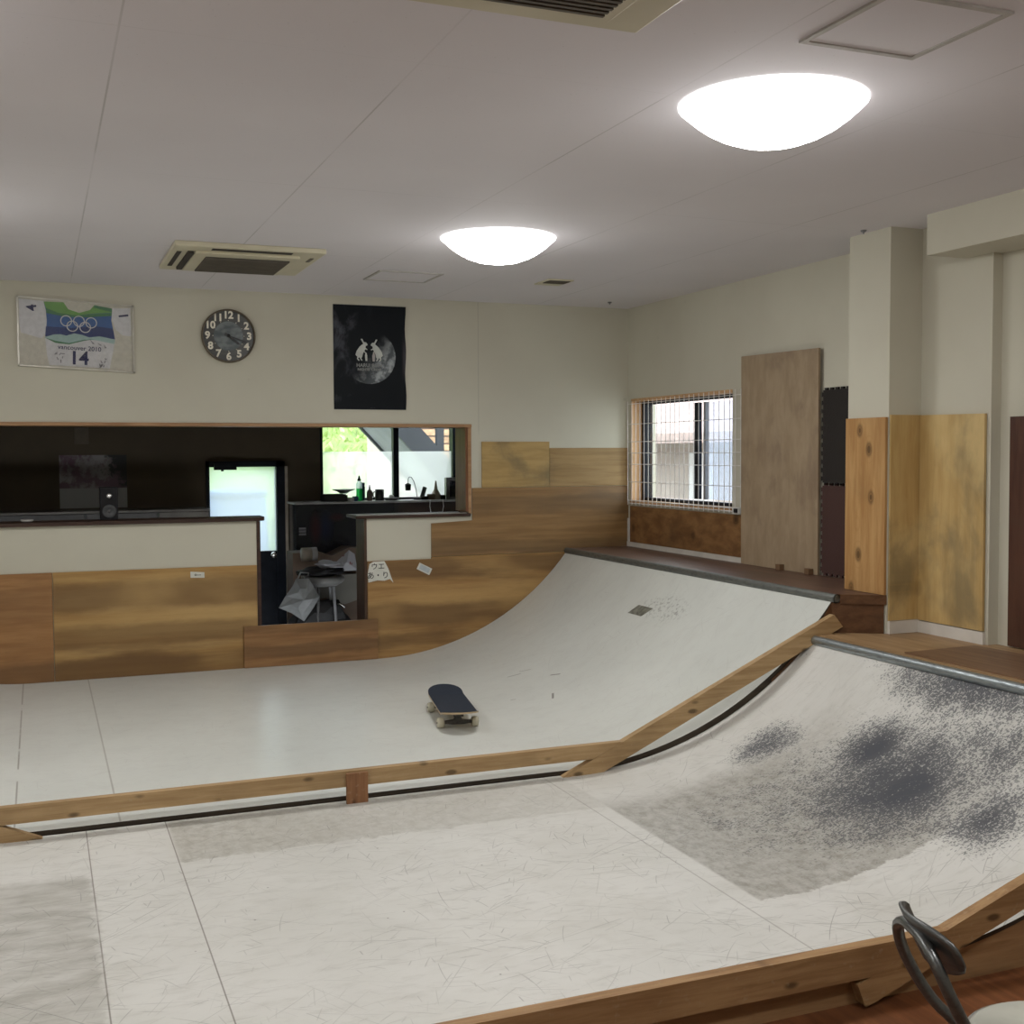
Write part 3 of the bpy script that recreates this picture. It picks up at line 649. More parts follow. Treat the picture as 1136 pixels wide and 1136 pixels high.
# jigsaw foam mats
def jigsaw(y0, y1, z0, z1, nt=6, t=.013):
    P = []
    def run(a, b, n, fn):
        for i in range(n):
            u0, u1 = i / n, (i + 1) / n; s_ = (u1 - u0)
            for u, o in ((u0 + s_ * .04, 0), (u0 + s_ * .30, 0), (u0 + s_ * .24, 1), (u0 + s_ * .76, 1), (u0 + s_ * .70, 0), (u0 + s_ * .96, 0)): P.append(fn(a + (b - a) * u, o * t))
    run(y0, y1, nt, lambda y, o: (y, z0 - o)); run(z0, z1, nt, lambda z, o: (y1 + o, z)); run(y1, y0, nt, lambda y, o: (y, z1 + o)); run(z1, z0, nt, lambda z, o: (y0 - o, z))
    return P
def foam(name, c):
    m = Mat(name); n = m.noise(m.pos, 120, 3); return m.pbr(m.mix(n, tuple(x * .8 for x in c), c), .85, 0, .2, m.bump(m.noise(m.map(m.pos, scale=(1, 1, 1)), 90, 2), .4, .004))
MT = foam('foam_black', (.030, .026, .024)); MB2 = foam('foam_maroon', (.075, .040, .035))
mt = MB(); mt.prism(jigsaw(5.27, 5.825, 1.318, 1.868, 11), XR - .018, XR - .003, MT, 'x'); single(mt, 'foam_mat', 'black jigsaw foam mat on the wall, the upper of the pair', 'mat', 'jigsaw foam mats')
mt = MB(); mt.prism(jigsaw(5.27, 5.825, .778, 1.302, 11), XR - .018, XR - .003, MB2, 'x'); single(mt, 'foam_mat', 'maroon jigsaw foam mat on the wall, the lower of the pair', 'mat', 'jigsaw foam mats')

# wire grid over the window
WIRE = plain('white_wire', (.70, .68, .66), .4)
gx = XR - .03; gr = empty('wire_grid', (gx, 7.5, 1.1), 0, 'white wire grid panel fixed over the corner window', 'wire grid')
g = MB(); gy0, gy1, gz0, gz1 = 6.69, 8.302, 1.092, 1.905
k = 24
for i in range(k + 1):
    y = gy0 + (gy1 - gy0) * i / k; g.tube([(gx, y, gz0), (gx, y, gz1 + .012 * (gy1 - y))], .0028, WIRE, 6)
g.build('vertical_wires', gr)
g = MB()
for z in (1.105, 1.128, 1.274, 1.413, 1.501, 1.589, 1.727, 1.885): g.tube([(gx + .005, gy0, z), (gx + .005, gy1, z)], .0026 if z > 1.13 else .004, WIRE, 6)
g.build('horizontal_wires', gr)
ot = empty('wall_socket', (XR - .03, 6.72, 1.115), 0, 'small white socket box at the lower corner of the wire grid', 'socket')
MB().box((XR - .05, 6.685, 1.09), (XR - .02, 6.762, 1.135), WHITE).build('plate', ot, bevel=.003)
MB().box((XR - .062, 6.69, 1.10), (XR - .049, 6.727, 1.128), BLACKP).build('plug', ot, bevel=.003)

# ------------------------------------------------------------------ ceiling things
def mat_lamp():
    m = Mat('lamp_diffuser'); e = m.n('ShaderNodeEmission'); m.put(e.inputs[0], (1., .985, .955))
    X, Y, Z = m.xyz(m.obj); rr = m.ma('SQRT', m.add(m.mul(X, X), m.mul(Y, Y)))     # emission lowered towards the rim to hold down the ceiling halo
    m.put(e.inputs[1], m.sm(rr, .285, .14, LAMP * .21, LAMP * 1.7))
    m.nt.links.new(e.outputs[0], m.out.inputs[0]); return m.m
LAMP = 22.0
DIFF = mat_lamp()
def lamp(x, y, label):
    l = empty('ceiling_lamp', (x, y, ZC), 0, label, 'ceiling lamp', 'round ceiling lamps')
    MB().lathe([(.20, 0), (.25, 0), (.25, -.004), (.24, -.008), (.20, -.009)], WHITE, n=40).build('lamp_ring', l, local=True)
    MB().lathe([(.302, -.002), (.305, -.006), (.285, -.024), (.257, -.048), (.217, -.076), (.172, -.100), (.118, -.120), (.06, -.131), (0, -.134)], DIFF, n=40).build('lamp_shade', l, local=True)
    return l
lamp(2.258, 3.31, 'large glowing round ceiling lamp, the nearer one beside the ceiling hatch')
lamp(2.288, 5.86, 'glowing round ceiling lamp above the poster end of the far ramp')
L3 = copy_tree([o for o in bpy.data.objects if o.name == 'ceiling_lamp'][0]); L3.location = (-.62, 5.86, ZC); L3['label'] = 'round ceiling lamp beyond the frame edge past the framed jersey'
for (x, y, lb) in [(-.62, 3.31, 'round ceiling lamp out of view beside the nearer lamp'), (2.258, .76, 'round ceiling lamp behind the photographer on the window side'), (-.62, .76, 'round ceiling lamp behind the photographer on the far side')]:
    q = copy_tree(L3); q.location = (x, y, ZC); q['label'] = lb

def cassette(x0, x1, y0, y1, label):
    a = empty('air_conditioner', ((x0 + x1) / 2, (y0 + y1) / 2, ZC), 0, label, 'air conditioner')
    cx, cy = (x0 + x1) / 2, (y0 + y1) / 2
    p = MB(); p.box((x0, y0, ZC - .028), (x1, y1, ZC), ACM)
    p.box((x0 + .12, y0 + .13, ZC - .042), (x1 - .12, y1 - .08, ZC - .026), ACM); p.build('panel', a, bevel=.006)
    g = MB(); gx0, gx1, gy0, gy1 = x0 + .19, x1 - .16, y0 + .23, y1 - .12
    g.box((gx0, gy0, ZC - .046), (gx1, gy1, ZC - .041), ACS)
    for i in range(22):
        y = gy0 + (gy1 - gy0) * (i + .5) / 22; g.box((gx0, y - .006, ZC - .05), (gx1, y + .006, ZC - .044), ACD)
    g.build('grille', a)
    s = MB(); s.box((x0 + .2, y0 + .035, ZC - .031), (x1 - .18, y0 + .055, ZC - .026), ACS).box((x0 + .2, y0 + .065, ZC - .031), (x1 - .18, y0 + .085, ZC - .026), ACS); s.build('air_slot', a)
    s = MB(); s.box((x0 + .03, y0 + .18, ZC - .031), (x0 + .055, y1 - .16, ZC - .026), ACS); s.build('air_slot', a)
    s = MB(); s.box((x0 + .085, y0 + .15, ZC - .044), (x0 + .115, y1 - .12, ZC - .026), ACS); s.build('air_slot', a)
    s = MB(); s.box((x1 - .055, y0 + .17, ZC - .031), (x1 - .035, y0 + .30, ZC - .026), ACD); s.build('air_slot', a)
    return a
cassette(.70, 1.515, 6.50, 7.36, 'beige ceiling air conditioner with dark grille above the wall clock')
cassette(.66, 1.50, 1.95, 2.83, 'beige ceiling air conditioner cut off by the top of the frame')

HFR = plain('hatch_edge', (.42, .40, .375), .8); HPL = plain('hatch_panel', (.60, .58, .57), .85, 0, .04, 6)
def hatch(x0, x1, y0, y1, label, w=.018):
    h = empty('ceiling_hatch', ((x0 + x1) / 2, (y0 + y1) / 2, ZC), 0, label, 'ceiling hatch')
    f = MB()
    for lo, hi in [((x0, y0), (x1, y0 + w)), ((x0, y1 - w), (x1, y1)), ((x0, y0 + w), (x0 + w, y1 - w)), ((x1 - w, y0 + w), (x1, y1 - w))]: f.box((*lo, ZC - .007), (*hi, ZC), HFR)
    f.build('hatch_frame', h); MB().box((x0 + w, y0 + w, ZC - .003), (x1 - w, y1 - w, ZC), CEIL).build('hatch_panel', h)
hatch(1.985, 2.378, 2.40, 2.785, 'square ceiling hatch in the top corner beside the nearer lamp')
hatch(1.99, 2.41, 7.12, 7.52, 'small square ceiling hatch above the black poster', .016)
v = empty('ceiling_vent', (3.2, 7.2, ZC), 0, 'small dark ceiling vent beyond the farther lamp', 'vent')
MB().box((3.12, 7.09, ZC - .008), (3.30, 7.33, ZC), ACM).build('frame', v)
g = MB(); g.box((3.135, 7.11, ZC - .009), (3.285, 7.23, ZC - .006), ACS)
for i in range(7): g.box((3.135, 7.115 + i * .017, ZC - .012), (3.285, 7.121 + i * .017, ZC - .007), ACD)
g.build('grille', v)
for x, y, lb in [(4.03, 8.02, 'tiny dark ceiling hook near the room corner'), (3.97, 5.0, 'tiny dark ceiling hook in front of the pillar')]:
    single(MB().lathe([(.016, 0), (.014, -.008), (.004, -.012), (.004, -.02)], GREY, (x, y, ZC), 12), 'ceiling_hook', lb, 'hook')

# ------------------------------------------------------------------ wall clock
CK = empty('wall_clock', (1.247, YB - .001, 2.325), 0, 'round dark wall clock with white numerals between framed jersey and poster', 'clock')
def facing(x, y, z, rz=0.): return Matrix.Translation((x, y, z)) @ Euler((PI / 2, 0, 0)).to_matrix().to_4x4() @ Euler((0, 0, rz)).to_matrix().to_4x4()
m = Mat('clock_face'); X, Y, Z = m.xyz(m.obj); rr = m.ma('SQRT', m.add(m.mul(X, X), m.mul(Z, Z)))
col = m.mix(m.sm(m.noise(m.map(m.obj, scale=(2, 2, 9)), 5, 3), .35, .65), (.026, .026, .024), (.05, .048, .042))
col = m.mix(m.sm(rr, .102, .098), col, m.mix(m.sm(m.noise(m.map(m.obj, scale=(2, 2, 4)), 6, 2), .35, .65), (.04, .058, .062), (.14, .165, .17)))  # pale mottling of the inner disc is glare painted into the colour
CFACE = m.pbr(col, .35)
RIMB = plain('clock_rim', (.10, .078, .05), .4)
b_ = MB(); b_.lathe([(.184, 0), (.186, .012), (.184, .028), (.178, .034), (.174, .028), (.174, .0)], RIMB, n=48, M=facing(0, 0, 0)); b_.build('rim', CK, local=True)
b_ = MB(); b_.lathe([(.176, .004), (.176, .012)], CFACE, n=48, M=facing(0, 0, 0), smooth=False)
NUM = plain('numeral_cream', (.78, .74, .62), .5)
for h in range(1, 13):
    an = PI / 2 - h * PI / 6; b_.text(str(h), .070, NUM, facing(.142 * math.cos(an), -.0135, .142 * math.sin(an)), .0004, .0026)
for h in range(12):
    an = h * PI / 6; b_.lathe([(.0035, 0), (0, .0005)], NUM, n=8, M=facing(.106 * math.cos(an), -.0135, .106 * math.sin(an)))
b_.build('face', CK, local=True)
HAND = plain('hand_black', (.008, .008, .01), .4)
def hand(ang, L, w, y, name):
    an = PI / 2 - math.radians(ang); MB().prism([(-.03, -w * .6), (-.03, w * .6), (L * .8, w), (L, 0), (L * .8, -w)], 0, .002, HAND, 'z', M=facing(0, y, 0, an)).build(name, CK, local=True)
hand(128, .098, .0085, -.018, 'hour_hand'); hand(109, .145, .006, -.022, 'minute_hand')
MB().lathe([(.012, 0), (.011, .008), (0, .009)], HAND, n=16, M=facing(0, -.018, 0)).build('hub', CK, local=True)

# ------------------------------------------------------------------ black poster
px0, px1, pz0, pz1 = 1.986, 2.524, 1.826, 2.578
m = Mat('poster_print'); X, Y, Z = m.xyz(m.pos)
MCX, MCZ, MR = 2.252, 2.208, .196
dx, dz = m.sub(X, MCX), m.sub(Z, MCZ); rr = m.ma('SQRT', m.add(m.mul(dx, dx), m.mul(dz, dz)))
cr = m.noise(m.pos, 14, 5, .6)
lit = m.sm(m.add(m.mul(dx, .80), m.mul(dz, -.60)), -.03, .17)
moon = m.mix(m.sm(cr, .42, .6), (.10, .115, .125), (.40, .43, .45))
wisp = m.mul(m.sm(m.noise(m.map(m.pos, scale=(2, 1, 1.2)), 3.6, 4, .6, .6), .5, .72), m.sm(X, 2.32, 2.02), m.sm(Z, 1.86, 1.95))
bg = m.mix(m.mul(wisp, .75), (.006, .008, .011), (.085, .09, .11))
bg = m.mix(m.mul(m.sm(X, 2.49, 2.52), m.sm(m.ma('ABSOLUTE', m.sub(Z, 2.2)), .22, .0), .6), bg, (.10, .09, .10))
disc = m.sm(rr, MR + .002, MR - .003)
col = m.mix(m.mul(disc, lit), bg, moon)
PPR = m.pbr(col, .5, 0, .12)
PINK = plain('print_pale_grey', (.50, .52, .49), .5); PGREY = plain('print_dim_grey', (.22, .23, .225), .5); PPINK = plain('print_pinkish', (.40, .36, .35), .5)
po = MB()
k = 14
vs = []; fs = []
for j in range(k + 1):
    z = pz0 + (pz1 - pz0) * j / k
    for i in range(9):
        u = i / 8; yy = YB - .004 - .006 * max(0, u - .8) * 5 * (0.4 + .6 * math.sin(j * .6) ** 2); vs.append((px0 + (px1 - px0 + .004 * math.sin(j)) * u, yy, z))
for j in range(k):
    for i in range(8): fs.append((j * 9 + i, j * 9 + i + 1, j * 9 + i + 10, j * 9 + i + 9))
po.add(vs, fs, PPR, True)
# two boxing hares, traced in the poster's own plane
hare = [(278, 328), (300, 372), (330, 375), (352, 402), (345, 418), (325, 425), (322, 452), (350, 470), (345, 480), (318, 470), (305, 495), (322, 515), (312, 520), (296, 505), (283, 540), (275, 575), (262, 595), (278, 628), (262, 630), (245, 602), (240, 585), (222, 590), (215, 600), (240, 628), (222, 632), (200, 605), (205, 575), (180, 550), (195, 500), (235, 440), (272, 408), (290, 395), (265, 350), (255, 330)]
def q2w(x, y): return (2.148 + (x - 180) * (2.354 - 2.148) / 390, 2.223 - (y - 545) * (2.335 - 2.223) / 215)
def decal(pts, mat, yy): po.prism([q2w(*p) for p in pts], yy, yy - .0004, mat)
decal(hare, PINK, YB - .0052); decal([(746 - x, y + 4) for x, y in hare][::-1], PINK, YB - .0052)
decal([(322, 510), (335, 520), (345, 560), (345, 632), (320, 632), (312, 560)], PINK, YB - .0052); decal([(430, 515), (446, 512), (455, 560), (450, 636), (420, 636), (415, 560)], PPINK, YB - .0052)
tx_, tz_ = q2w(372, 695); po.text('HARU  BUN', .036, PGREY, facing(tx_, YB - .0055, tz_), .0003, .001)
tx_, tz_ = q2w(372, 752); po.text('NIGHTS  CREW', .025, PGREY, facing(tx_, YB - .0055, tz_), .0003, .001)
po.text('- - - - -', .012, PGREY, facing(2.27, YB - .0055, pz0 + .012), .0003)
single(po, 'poster', 'black moon poster with two pale boxing hares above the back room window', 'poster')

# ------------------------------------------------------------------ framed sports jersey
JF = empty('framed_jersey', (.26, YB - .002, 2.06), 0, 'white framed sports jersey with five linked rings and number 14', 'framed jersey')
TL, TR, BR, BL = (-.099, 2.537), (.617, 2.501), (.617, 2.06), (-.099, 2.093)
def uvz(x, y):     # artwork coordinates -> the panel
    u = (x - 130) / 855.; v = (y - (120 + 45 * u)) / (535. - 15 * u)
    a = (TL[0] + (TR[0] - TL[0]) * u, TL[1] + (TR[1] - TL[1]) * u); b = (BL[0] + (BR[0] - BL[0]) * u, BL[1] + (BR[1] - BL[1]) * u)
    return (a[0] + (b[0] - a[0]) * v, a[1] + (b[1] - a[1]) * v)
jm = lambda n, c: plain(n, c, .75, 0, .06, 40)
JB, JW, JG, JG2, JBL, JBD, JTEAL, JNAVY, JGREY, JRING = jm('mount_board', (.60, .58, .50)), jm('jersey_white', (.66, .66, .68)), jm('jersey_green', (.16, .36, .09)), jm('jersey_dark_green', (.06, .20, .09)), jm('jersey_blue', (.035, .115, .33)), jm('jersey_deep_blue', (.012, .035, .155)), jm('jersey_mist', (.36, .52, .50)), jm('number_navy', (.012, .018, .085)), jm('print_grey', (.22, .22, .24)), jm('ring_white', (.68, .68, .68))
def dec(mb, pts, mat, l): mb.prism([uvz(*p) for p in pts], YB - .009 - l * .0005, YB - .009 - l * .0005 - .0004, mat)
t = MB(); t.prism([TL, TR, BR, BL][::-1], YB - .001, YB - .009, JB); t.build('backing', JF)
t = MB()
dec(t, [(140, 135), (325, 148), (335, 190), (345, 300), (330, 400), (300, 440), (150, 400), (140, 330)], JW, 1)
dec(t, [(825, 185), (965, 180), (970, 400), (900, 395), (850, 350), (820, 260)], JW, 1)
dec(t, [(325, 430), (480, 470), (600, 440), (720, 410), (845, 425), (830, 520), (800, 660), (350, 645), (335, 560)], JW, 1)
dec(t, [(320, 152), (466, 152), (500, 205), (580, 230), (660, 205), (695, 165), (828, 187), (820, 280), (845, 425), (330, 420), (340, 300), (335, 220)], JBL, 2)
dec(t, [(320, 152), (466, 152), (500, 205), (580, 230), (660, 205), (695, 165), (828, 187), (824, 220), (700, 230), (560, 250), (420, 235), (335, 200)], JG, 3)
dec(t, [(695, 165), (828, 187), (826, 215), (690, 185)], JG2, 4)
dec(t, [(335, 200), (420, 235), (560, 250), (700, 232), (824, 222), (823, 245), (640, 262), (480, 265), (338, 240)], JG2, 3.5)
dec(t, [(332, 345), (520, 350), (700, 330), (830, 345), (846, 428), (720, 415), (560, 420), (400, 420), (326, 425)], JBD, 3)
dec(t, [(320, 430), (390, 405), (440, 402), (480, 412), (540, 392), (600, 402), (650, 420), (730, 408), (845, 430), (840, 465), (700, 440), (610, 440), (500, 470), (400, 468)], JTEAL, 4)
dec(t, [(320, 432), (400, 455), (500, 470), (610, 440), (690, 432), (612, 448), (500, 480), (400, 472)], JG2, 5)
for c in [(650, 430, 690, 470), (710, 458, 745, 480), (760, 470, 780, 500)]:
    dec(t, [(c[0], c[1]), (c[2], c[3]), (c[2] - 14, c[3] + 2)], JGREY, 5)
for cx, cy in [(482, 296), (577, 296), (668, 305), (527, 336), (622, 342)]:
    ring = [(cx + 40 * math.cos(i * PI / 12), cy + 40 * math.sin(i * PI / 12)) for i in range(24)]
    t.tube([(uvz(*p)[0], YB - .0125, uvz(*p)[1]) for p in ring], .0032, JRING, 6, closed=True)
def jt(body, x, y, size, mat, rz=0., bold=0.):
    a = uvz(x, y); t.text(body, size, mat, facing(a[0], YB - .0115, a[1], rz), .0003, bold)
jt('vancouver 2010', 578, 508, .042, JNAVY, -.045, .0004); jt('14', 572, 590, .122, JNAVY, -.03, .003)
jt('4', 235, 203, .085, JNAVY, PI / 2 + .15, .002); jt('1', 917, 240, .085, JNAVY, PI / 2 + .15, .002)
random.seed(3)
for ox, oy in ((430, 578), (735, 605)):
    for i in range(7):
        x = ox + random.uniform(-38, 38); y = oy + random.uniform(-32, 32); a_ = random.uniform(0, 3); L = random.uniform(14, 30)
        dec(t, [(x, y), (x + L * math.cos(a_), y + L * math.sin(a_)), (x + L * math.cos(a_) - 7 * math.sin(a_), y + L * math.sin(a_) + 7 * math.cos(a_)), (x - 7 * math.sin(a_), y + 7 * math.cos(a_))], JGREY, 5)
t.build('jersey', JF)
FR = plain('frame_silver', (.50, .48, .42), .3, .4)
t = MB()
cs = [TL, TR, BR, BL]
for i in range(4):
    a, b = Vector(cs[i]), Vector(cs[(i + 1) % 4]); d = (b - a).normalized(); nrm = Vector((-d.y, d.x)) * .005; a = a - d * .005; b = b + d * .005
    t.prism([tuple(a - nrm), tuple(b - nrm), tuple(b + nrm), tuple(a + nrm)], YB - .001, YB - .022, FR)
t.build('frame', JF)
t = MB(); t.prism([TL, TR, BR, BL][::-1], YB - .0165, YB - .018, glass_mat('cover_sheet', (.98, .98, .98), .05)); t.build('cover', JF)

# ------------------------------------------------------------------ paper bits on the boards
PAPER = plain('paper_white', (.62, .62, .56), .8, 0, .06); INK = plain('ink_black', (.02, .02, .025), .7)
t = MB(); yy = YB - .0145
t.prism([(2.232, .70), (2.262, .716), (2.345, .718), (2.375, .66), (2.395, .60), (2.412, .555), (2.385, .585), (2.345, .573), (2.29, .578), (2.222, .565), (2.218, .63)], yy, yy - .001, PAPER)
t.text('ウエ', .052, INK, facing(2.295, yy - .0016, .678), .0002, .0006); t.text('あ・り', .056, INK, facing(2.296, yy - .0016, .612), .0002, .0006)
single(t, 'paper_sign', 'torn white paper with handwritten black kana beside the counter passage', 'paper sign')
t = MB(); t.prism([(.961, .698), (1.055, .690), (1.055, .652), (.961, .656)][::-1], yy, yy - .001, PAPER); t.text('O-----', .018, INK, facing(1.01, yy - .0015, .674), .0002, .001)
single(t, 'sticker', 'small white sticker with one dark line of print under the long counter', 'sticker')
BLS = plain('sticker_blue_grey', (.42, .47, .50), .6)
t = MB(); M_ = Matrix.Translation((2.652, yy, .648)) @ Euler((0, math.radians(27), 0)).to_matrix().to_4x4()
t.box((-.055, -.001, -.026), (.055, 0, .026), PAPER, M=M_); t.box((-.04, -.0015, -.017), (.042, -.001, .019), BLS, M=M_)
single(t, 'sticker', 'tilted blue grey sticker on the plywood below the short counter', 'sticker')

# ------------------------------------------------------------------ counters and the things on them
c = empty('countertop', (-.4, 8.5, 1.035), 0, 'long dark wooden countertop on the white half wall', 'countertop')
MB().prism([(XL + .01, 8.325), (1.40, 8.325), (1.47, 8.36), (1.488, 8.42), (1.488, 8.62), (XL + .01, 8.62)], 1.037, 1.062, DARKWOOD, 'z').build('slab', c, bevel=.006)
c = empty('countertop', (2.6, 8.5, 1.03), 0, 'short dark wooden countertop below the back room window', 'countertop')
MB().box((2.13, 8.325, 1.032), (3.018, 8.62, 1.056), DARKWOOD).build('slab', c, bevel=.006)
MB().box((2.135, 8.32, 1.055), (2.98, 8.34, 1.061), plain('counter_edge_grey', (.30, .28, .26), .3, .3)).build('edge_strip', c)
sp = empty('loudspeaker', (.45, 8.56, 1.062), 0, 'small black loudspeaker standing on the long counter', 'loudspeaker')
MB().box((.39, 8.50, 1.062), (.505, 8.61, 1.285), BLACKP).build('cabinet', sp, bevel=.004)
CONE = plain('speaker_cone', (.06, .065, .07), .5)
MB().lathe([(.045, 0), (.047, .004), (.04, .006), (.02, -.004), (.008, .002), (0, .004)], CONE, n=24, M=facing(.448, 8.499, 1.12)).build('woofer', sp)
MB().lathe([(.018, 0), (.019, .003), (.008, .004), (0, .007)], CHROME, n=16, M=facing(.448, 8.499, 1.225)).build('tweeter', sp)
single(MB().lathe([(.0, .0), (.03, .001), (.042, .012), (.04, .016), (.03, .008), (0, .006)], WHITE, (-.075, 8.46, 1.0625), 20), 'saucer', 'tiny white saucer on the long counter near the frame edge', 'saucer')

# back room: low storage unit along the far wall
GP = plain('steel_panel_grey', (.13, .125, .115), .35, .3, .2, 6)
k_ = empty('low_cabinet', (.3, 10.3, ZF - .45), 0, 'dark low cabinet with grey panels along the far wall behind the counter', 'cabinet')
MB().box((-2.2, 10.1, ZF - .45), (1.33, 10.49, 1.035), plain('cabinet_charcoal', (.025, .028, .03), .5)).build('carcass', k_)
MB().box((-2.2, 10.07, 1.035), (1.33, 10.49, 1.052), GP).build('worktop', k_)
for i, (a, b) in enumerate([(-.9, -.32), (-.3, .34), (.36, .90), (.92, 1.32)]): MB().box((a, 10.085, .3), (b, 10.1, 1.03), GP if i == 3 else plain('door_grey%d' % i, (.04 + .012 * i,) * 3, .4)).build('cabinet_door', k_, bevel=.003)
t = MB(); m = Mat('far_poster_print'); X, Y, Z = m.xyz(m.pos)
n1 = m.noise(m.pos, 9, 5, .65); col = m.mix(m.sm(n1, .42, .6), (.10, .055, .075), (.22, .21, .21)); col = m.mix(m.mul(m.sm(m.add(X, m.mul(m.sub(n1, .5), .5)), .56, .62), m.sm(Z, 1.22, 1.26)), col, (.012, .014, .013))
col = m.mix(m.sm(Z, 1.232, 1.226), col, (.24, .245, .235)); FP = m.pbr(col, .6)
t.box((.165, Y2 - .006, 1.062), (.70, Y2 - .001, 1.507), FP); single(t, 'poster', 'dim poster with pinkish blossoms on the dark wall behind the counter', 'poster')
single(MB().box((.29, Y2 - .02, 1.60), (.40, Y2 - .001, 1.74), plain('switch_brown', (.075, .06, .042), .5)), 'switch_box', 'dim brown switch box on the dark wall above the blossom poster', 'switch box', bevel=.004)

# black glossy panelled unit under the back room window
m = Mat('glossy_black_panel'); X, Y, Z = m.xyz(m.pos); n1 = m.noise(m.pos, 4, 3)
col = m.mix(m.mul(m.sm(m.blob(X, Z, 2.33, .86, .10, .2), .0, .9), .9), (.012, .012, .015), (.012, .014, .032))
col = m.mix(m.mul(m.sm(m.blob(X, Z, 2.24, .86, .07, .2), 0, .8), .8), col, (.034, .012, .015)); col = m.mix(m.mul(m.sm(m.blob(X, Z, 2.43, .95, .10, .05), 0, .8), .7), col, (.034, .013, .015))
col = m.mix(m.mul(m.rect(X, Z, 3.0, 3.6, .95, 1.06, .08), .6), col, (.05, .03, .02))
GB = m.pbr(col, .14, 0, .5)
k_ = empty('window_shelf_unit', (2.9, 10.3, ZF - .45), 0, 'glossy black unit with grey shelf top under the back room window', 'shelf unit')
MB().box((2.07, 10.17, ZF - .45), (4.3, 10.47, 1.068), GB).build('body', k_)
MB().box((2.05, 10.14, 1.068), (4.3, 10.48, 1.085), plain('shelf_grey', (.20, .19, .18), .4)).build('shelf_top', k_, bevel=.003)
t = MB()
for z in (.80, .825, .85): t.box((2.095, 10.164, z), (2.155, 10.17, z + .018), plain('sticker_grey', (.12, .12, .13), .5))
t.build('sticker', k_)

SH = 1.0855; YS = 10.33
def cyl(x, prof, mat, y=YS, n=18, z=SH, sy=1.): return MB().lathe(prof, mat, (x, y, z), n, sy=sy)
single(MB().box((2.345, 10.25, SH), (2.55, 10.40, SH + .055), plain('basket_black', (.015, .015, .014), .6)).tube([(2.36, 10.26, SH + .058), (2.535, 10.26, SH + .058), (2.535, 10.39, SH + .058), (2.36, 10.39, SH + .058)], .006, BLACKP, 8, closed=True), 'basket', 'low black basket at the start of the window shelf', 'basket')
single(cyl(2.53, [(.0, .0), (.03, .002), (.06, .02), (.10, .035), (.105, .04), (.06, .03), (0, .02)], plain('platter_grey', (.11, .12, .11), .4), y=10.32, z=SH + .066), 'platter', 'grey oval platter lying across the black basket on the window shelf', 'platter')
single(cyl(2.585, [(.028, 0), (.03, .004), (.03, .03), (.026, .032), (.026, .008), (0, .006)], WHITE, y=10.27), 'dish', 'tiny white dish beside the blue cup on the window shelf', 'dish')
single(cyl(2.628, [(.022, 0), (.026, .005), (.028, .042), (.025, .042), (.022, .008), (0, .006)], plain('cup_blue', (.02, .06, .16), .4), y=10.28), 'cup', 'small blue cup beside the green squeeze bottle', 'cup')
def mat_clear(name, c):
    m = Mat(name); a = m.n('ShaderNodeBsdfTranslucent'); m.put(a.inputs[0], c); b = m.n('ShaderNodeBsdfTransparent'); m.put(b.inputs[0], tuple(min(1, x * 1.3 + .15) for x in c))
    x = m.n('ShaderNodeMixShader'); x.inputs[0].default_value = .5; m.nt.links.new(a.outputs[0], x.inputs[1]); m.nt.links.new(b.outputs[0], x.inputs[2]); m.nt.links.new(x.outputs[0], m.out.inputs[0]); return m.m
bt = empty('squeeze_bottle', (2.672, 10.31, SH), 0, 'tall clear squeeze bottle half full of green liquid, black nozzle', 'bottle')
cyl(2.672, [(.024, 0), (.027, .006), (.027, .11)], mat_clear('green_liquid', (.05, .45, .16)), y=10.31).build('liquid', bt)
cyl(2.672, [(.0275, .11), (.0275, .15), (.018, .172), (.012, .18)], mat_clear('clear_plastic', (.7, .85, .85)), y=10.31).build('body', bt)
cyl(2.672, [(.016, .178), (.017, .192), (.011, .198), (.005, .225), (0, .226)], BLACKP, y=10.31).build('nozzle', bt)
bt = empty('bottle', (2.713, 10.36, SH), 0, 'dark teal bottle standing behind the green squeeze bottle', 'bottle')
cyl(2.713, [(.022, 0), (.025, .006), (.025, .125)], plain('bottle_teal', (.012, .05, .06), .3), y=10.36).build('body', bt); cyl(2.713, [(.022, .125), (.023, .158), (.02, .162), (0, .162)], plain('cap_navy', (.02, .04, .07), .35), y=10.36).build('cap', bt)
bt = empty('bottle', (2.765, 10.3, SH), 0, 'small pinkish grey pointed bottle on the window shelf', 'bottle')
cyl(2.765, [(.024, 0), (.027, .006), (.027, .07), (.02, .09), (.01, .1)], plain('bottle_pinkish', (.20, .14, .13), .4), y=10.3).build('body', bt); cyl(2.765, [(.009, .1), (.008, .12), (.003, .142), (0, .143)], GREY, y=10.3).build('cap', bt)
t = MB(); t.lathe([(.038, 0), (.041, .005), (.041, .1), (.037, .1), (.036, .01), (0, .008)], plain('mug_charcoal', (.035, .035, .04), .35), (2.856, 10.3, SH), 20)
mg = empty('mug', (2.856, 10.3, SH), 0, 'charcoal mug before the mullion of the back room window', 'mug'); t.build('cup', mg)
MB().tube([(2.817, 10.3, SH + .08), (2.80, 10.3, SH + .075), (2.795, 10.3, SH + .05), (2.802, 10.3, SH + .03), (2.818, 10.3, SH + .025)], .006, GREY, 8).build('handle', mg)
single(MB().lathe([(0, 0), (.05, .002), (.075, .022), (.07, .024), (.045, .008), (0, .006)], GREY, (2.965, 10.3, SH), 20).lathe([(.02, .006), (.026, .03), (.018, .046), (0, .05)], WHITE, (2.965, 10.29, SH), 14), 'tray', 'grey tray holding a white ball beside the charcoal mug', 'tray')
dl = empty('gooseneck_lamp', (3.215, 10.31, SH), 0, 'thin gooseneck desk lamp with small dark shade on the window shelf', 'desk lamp')
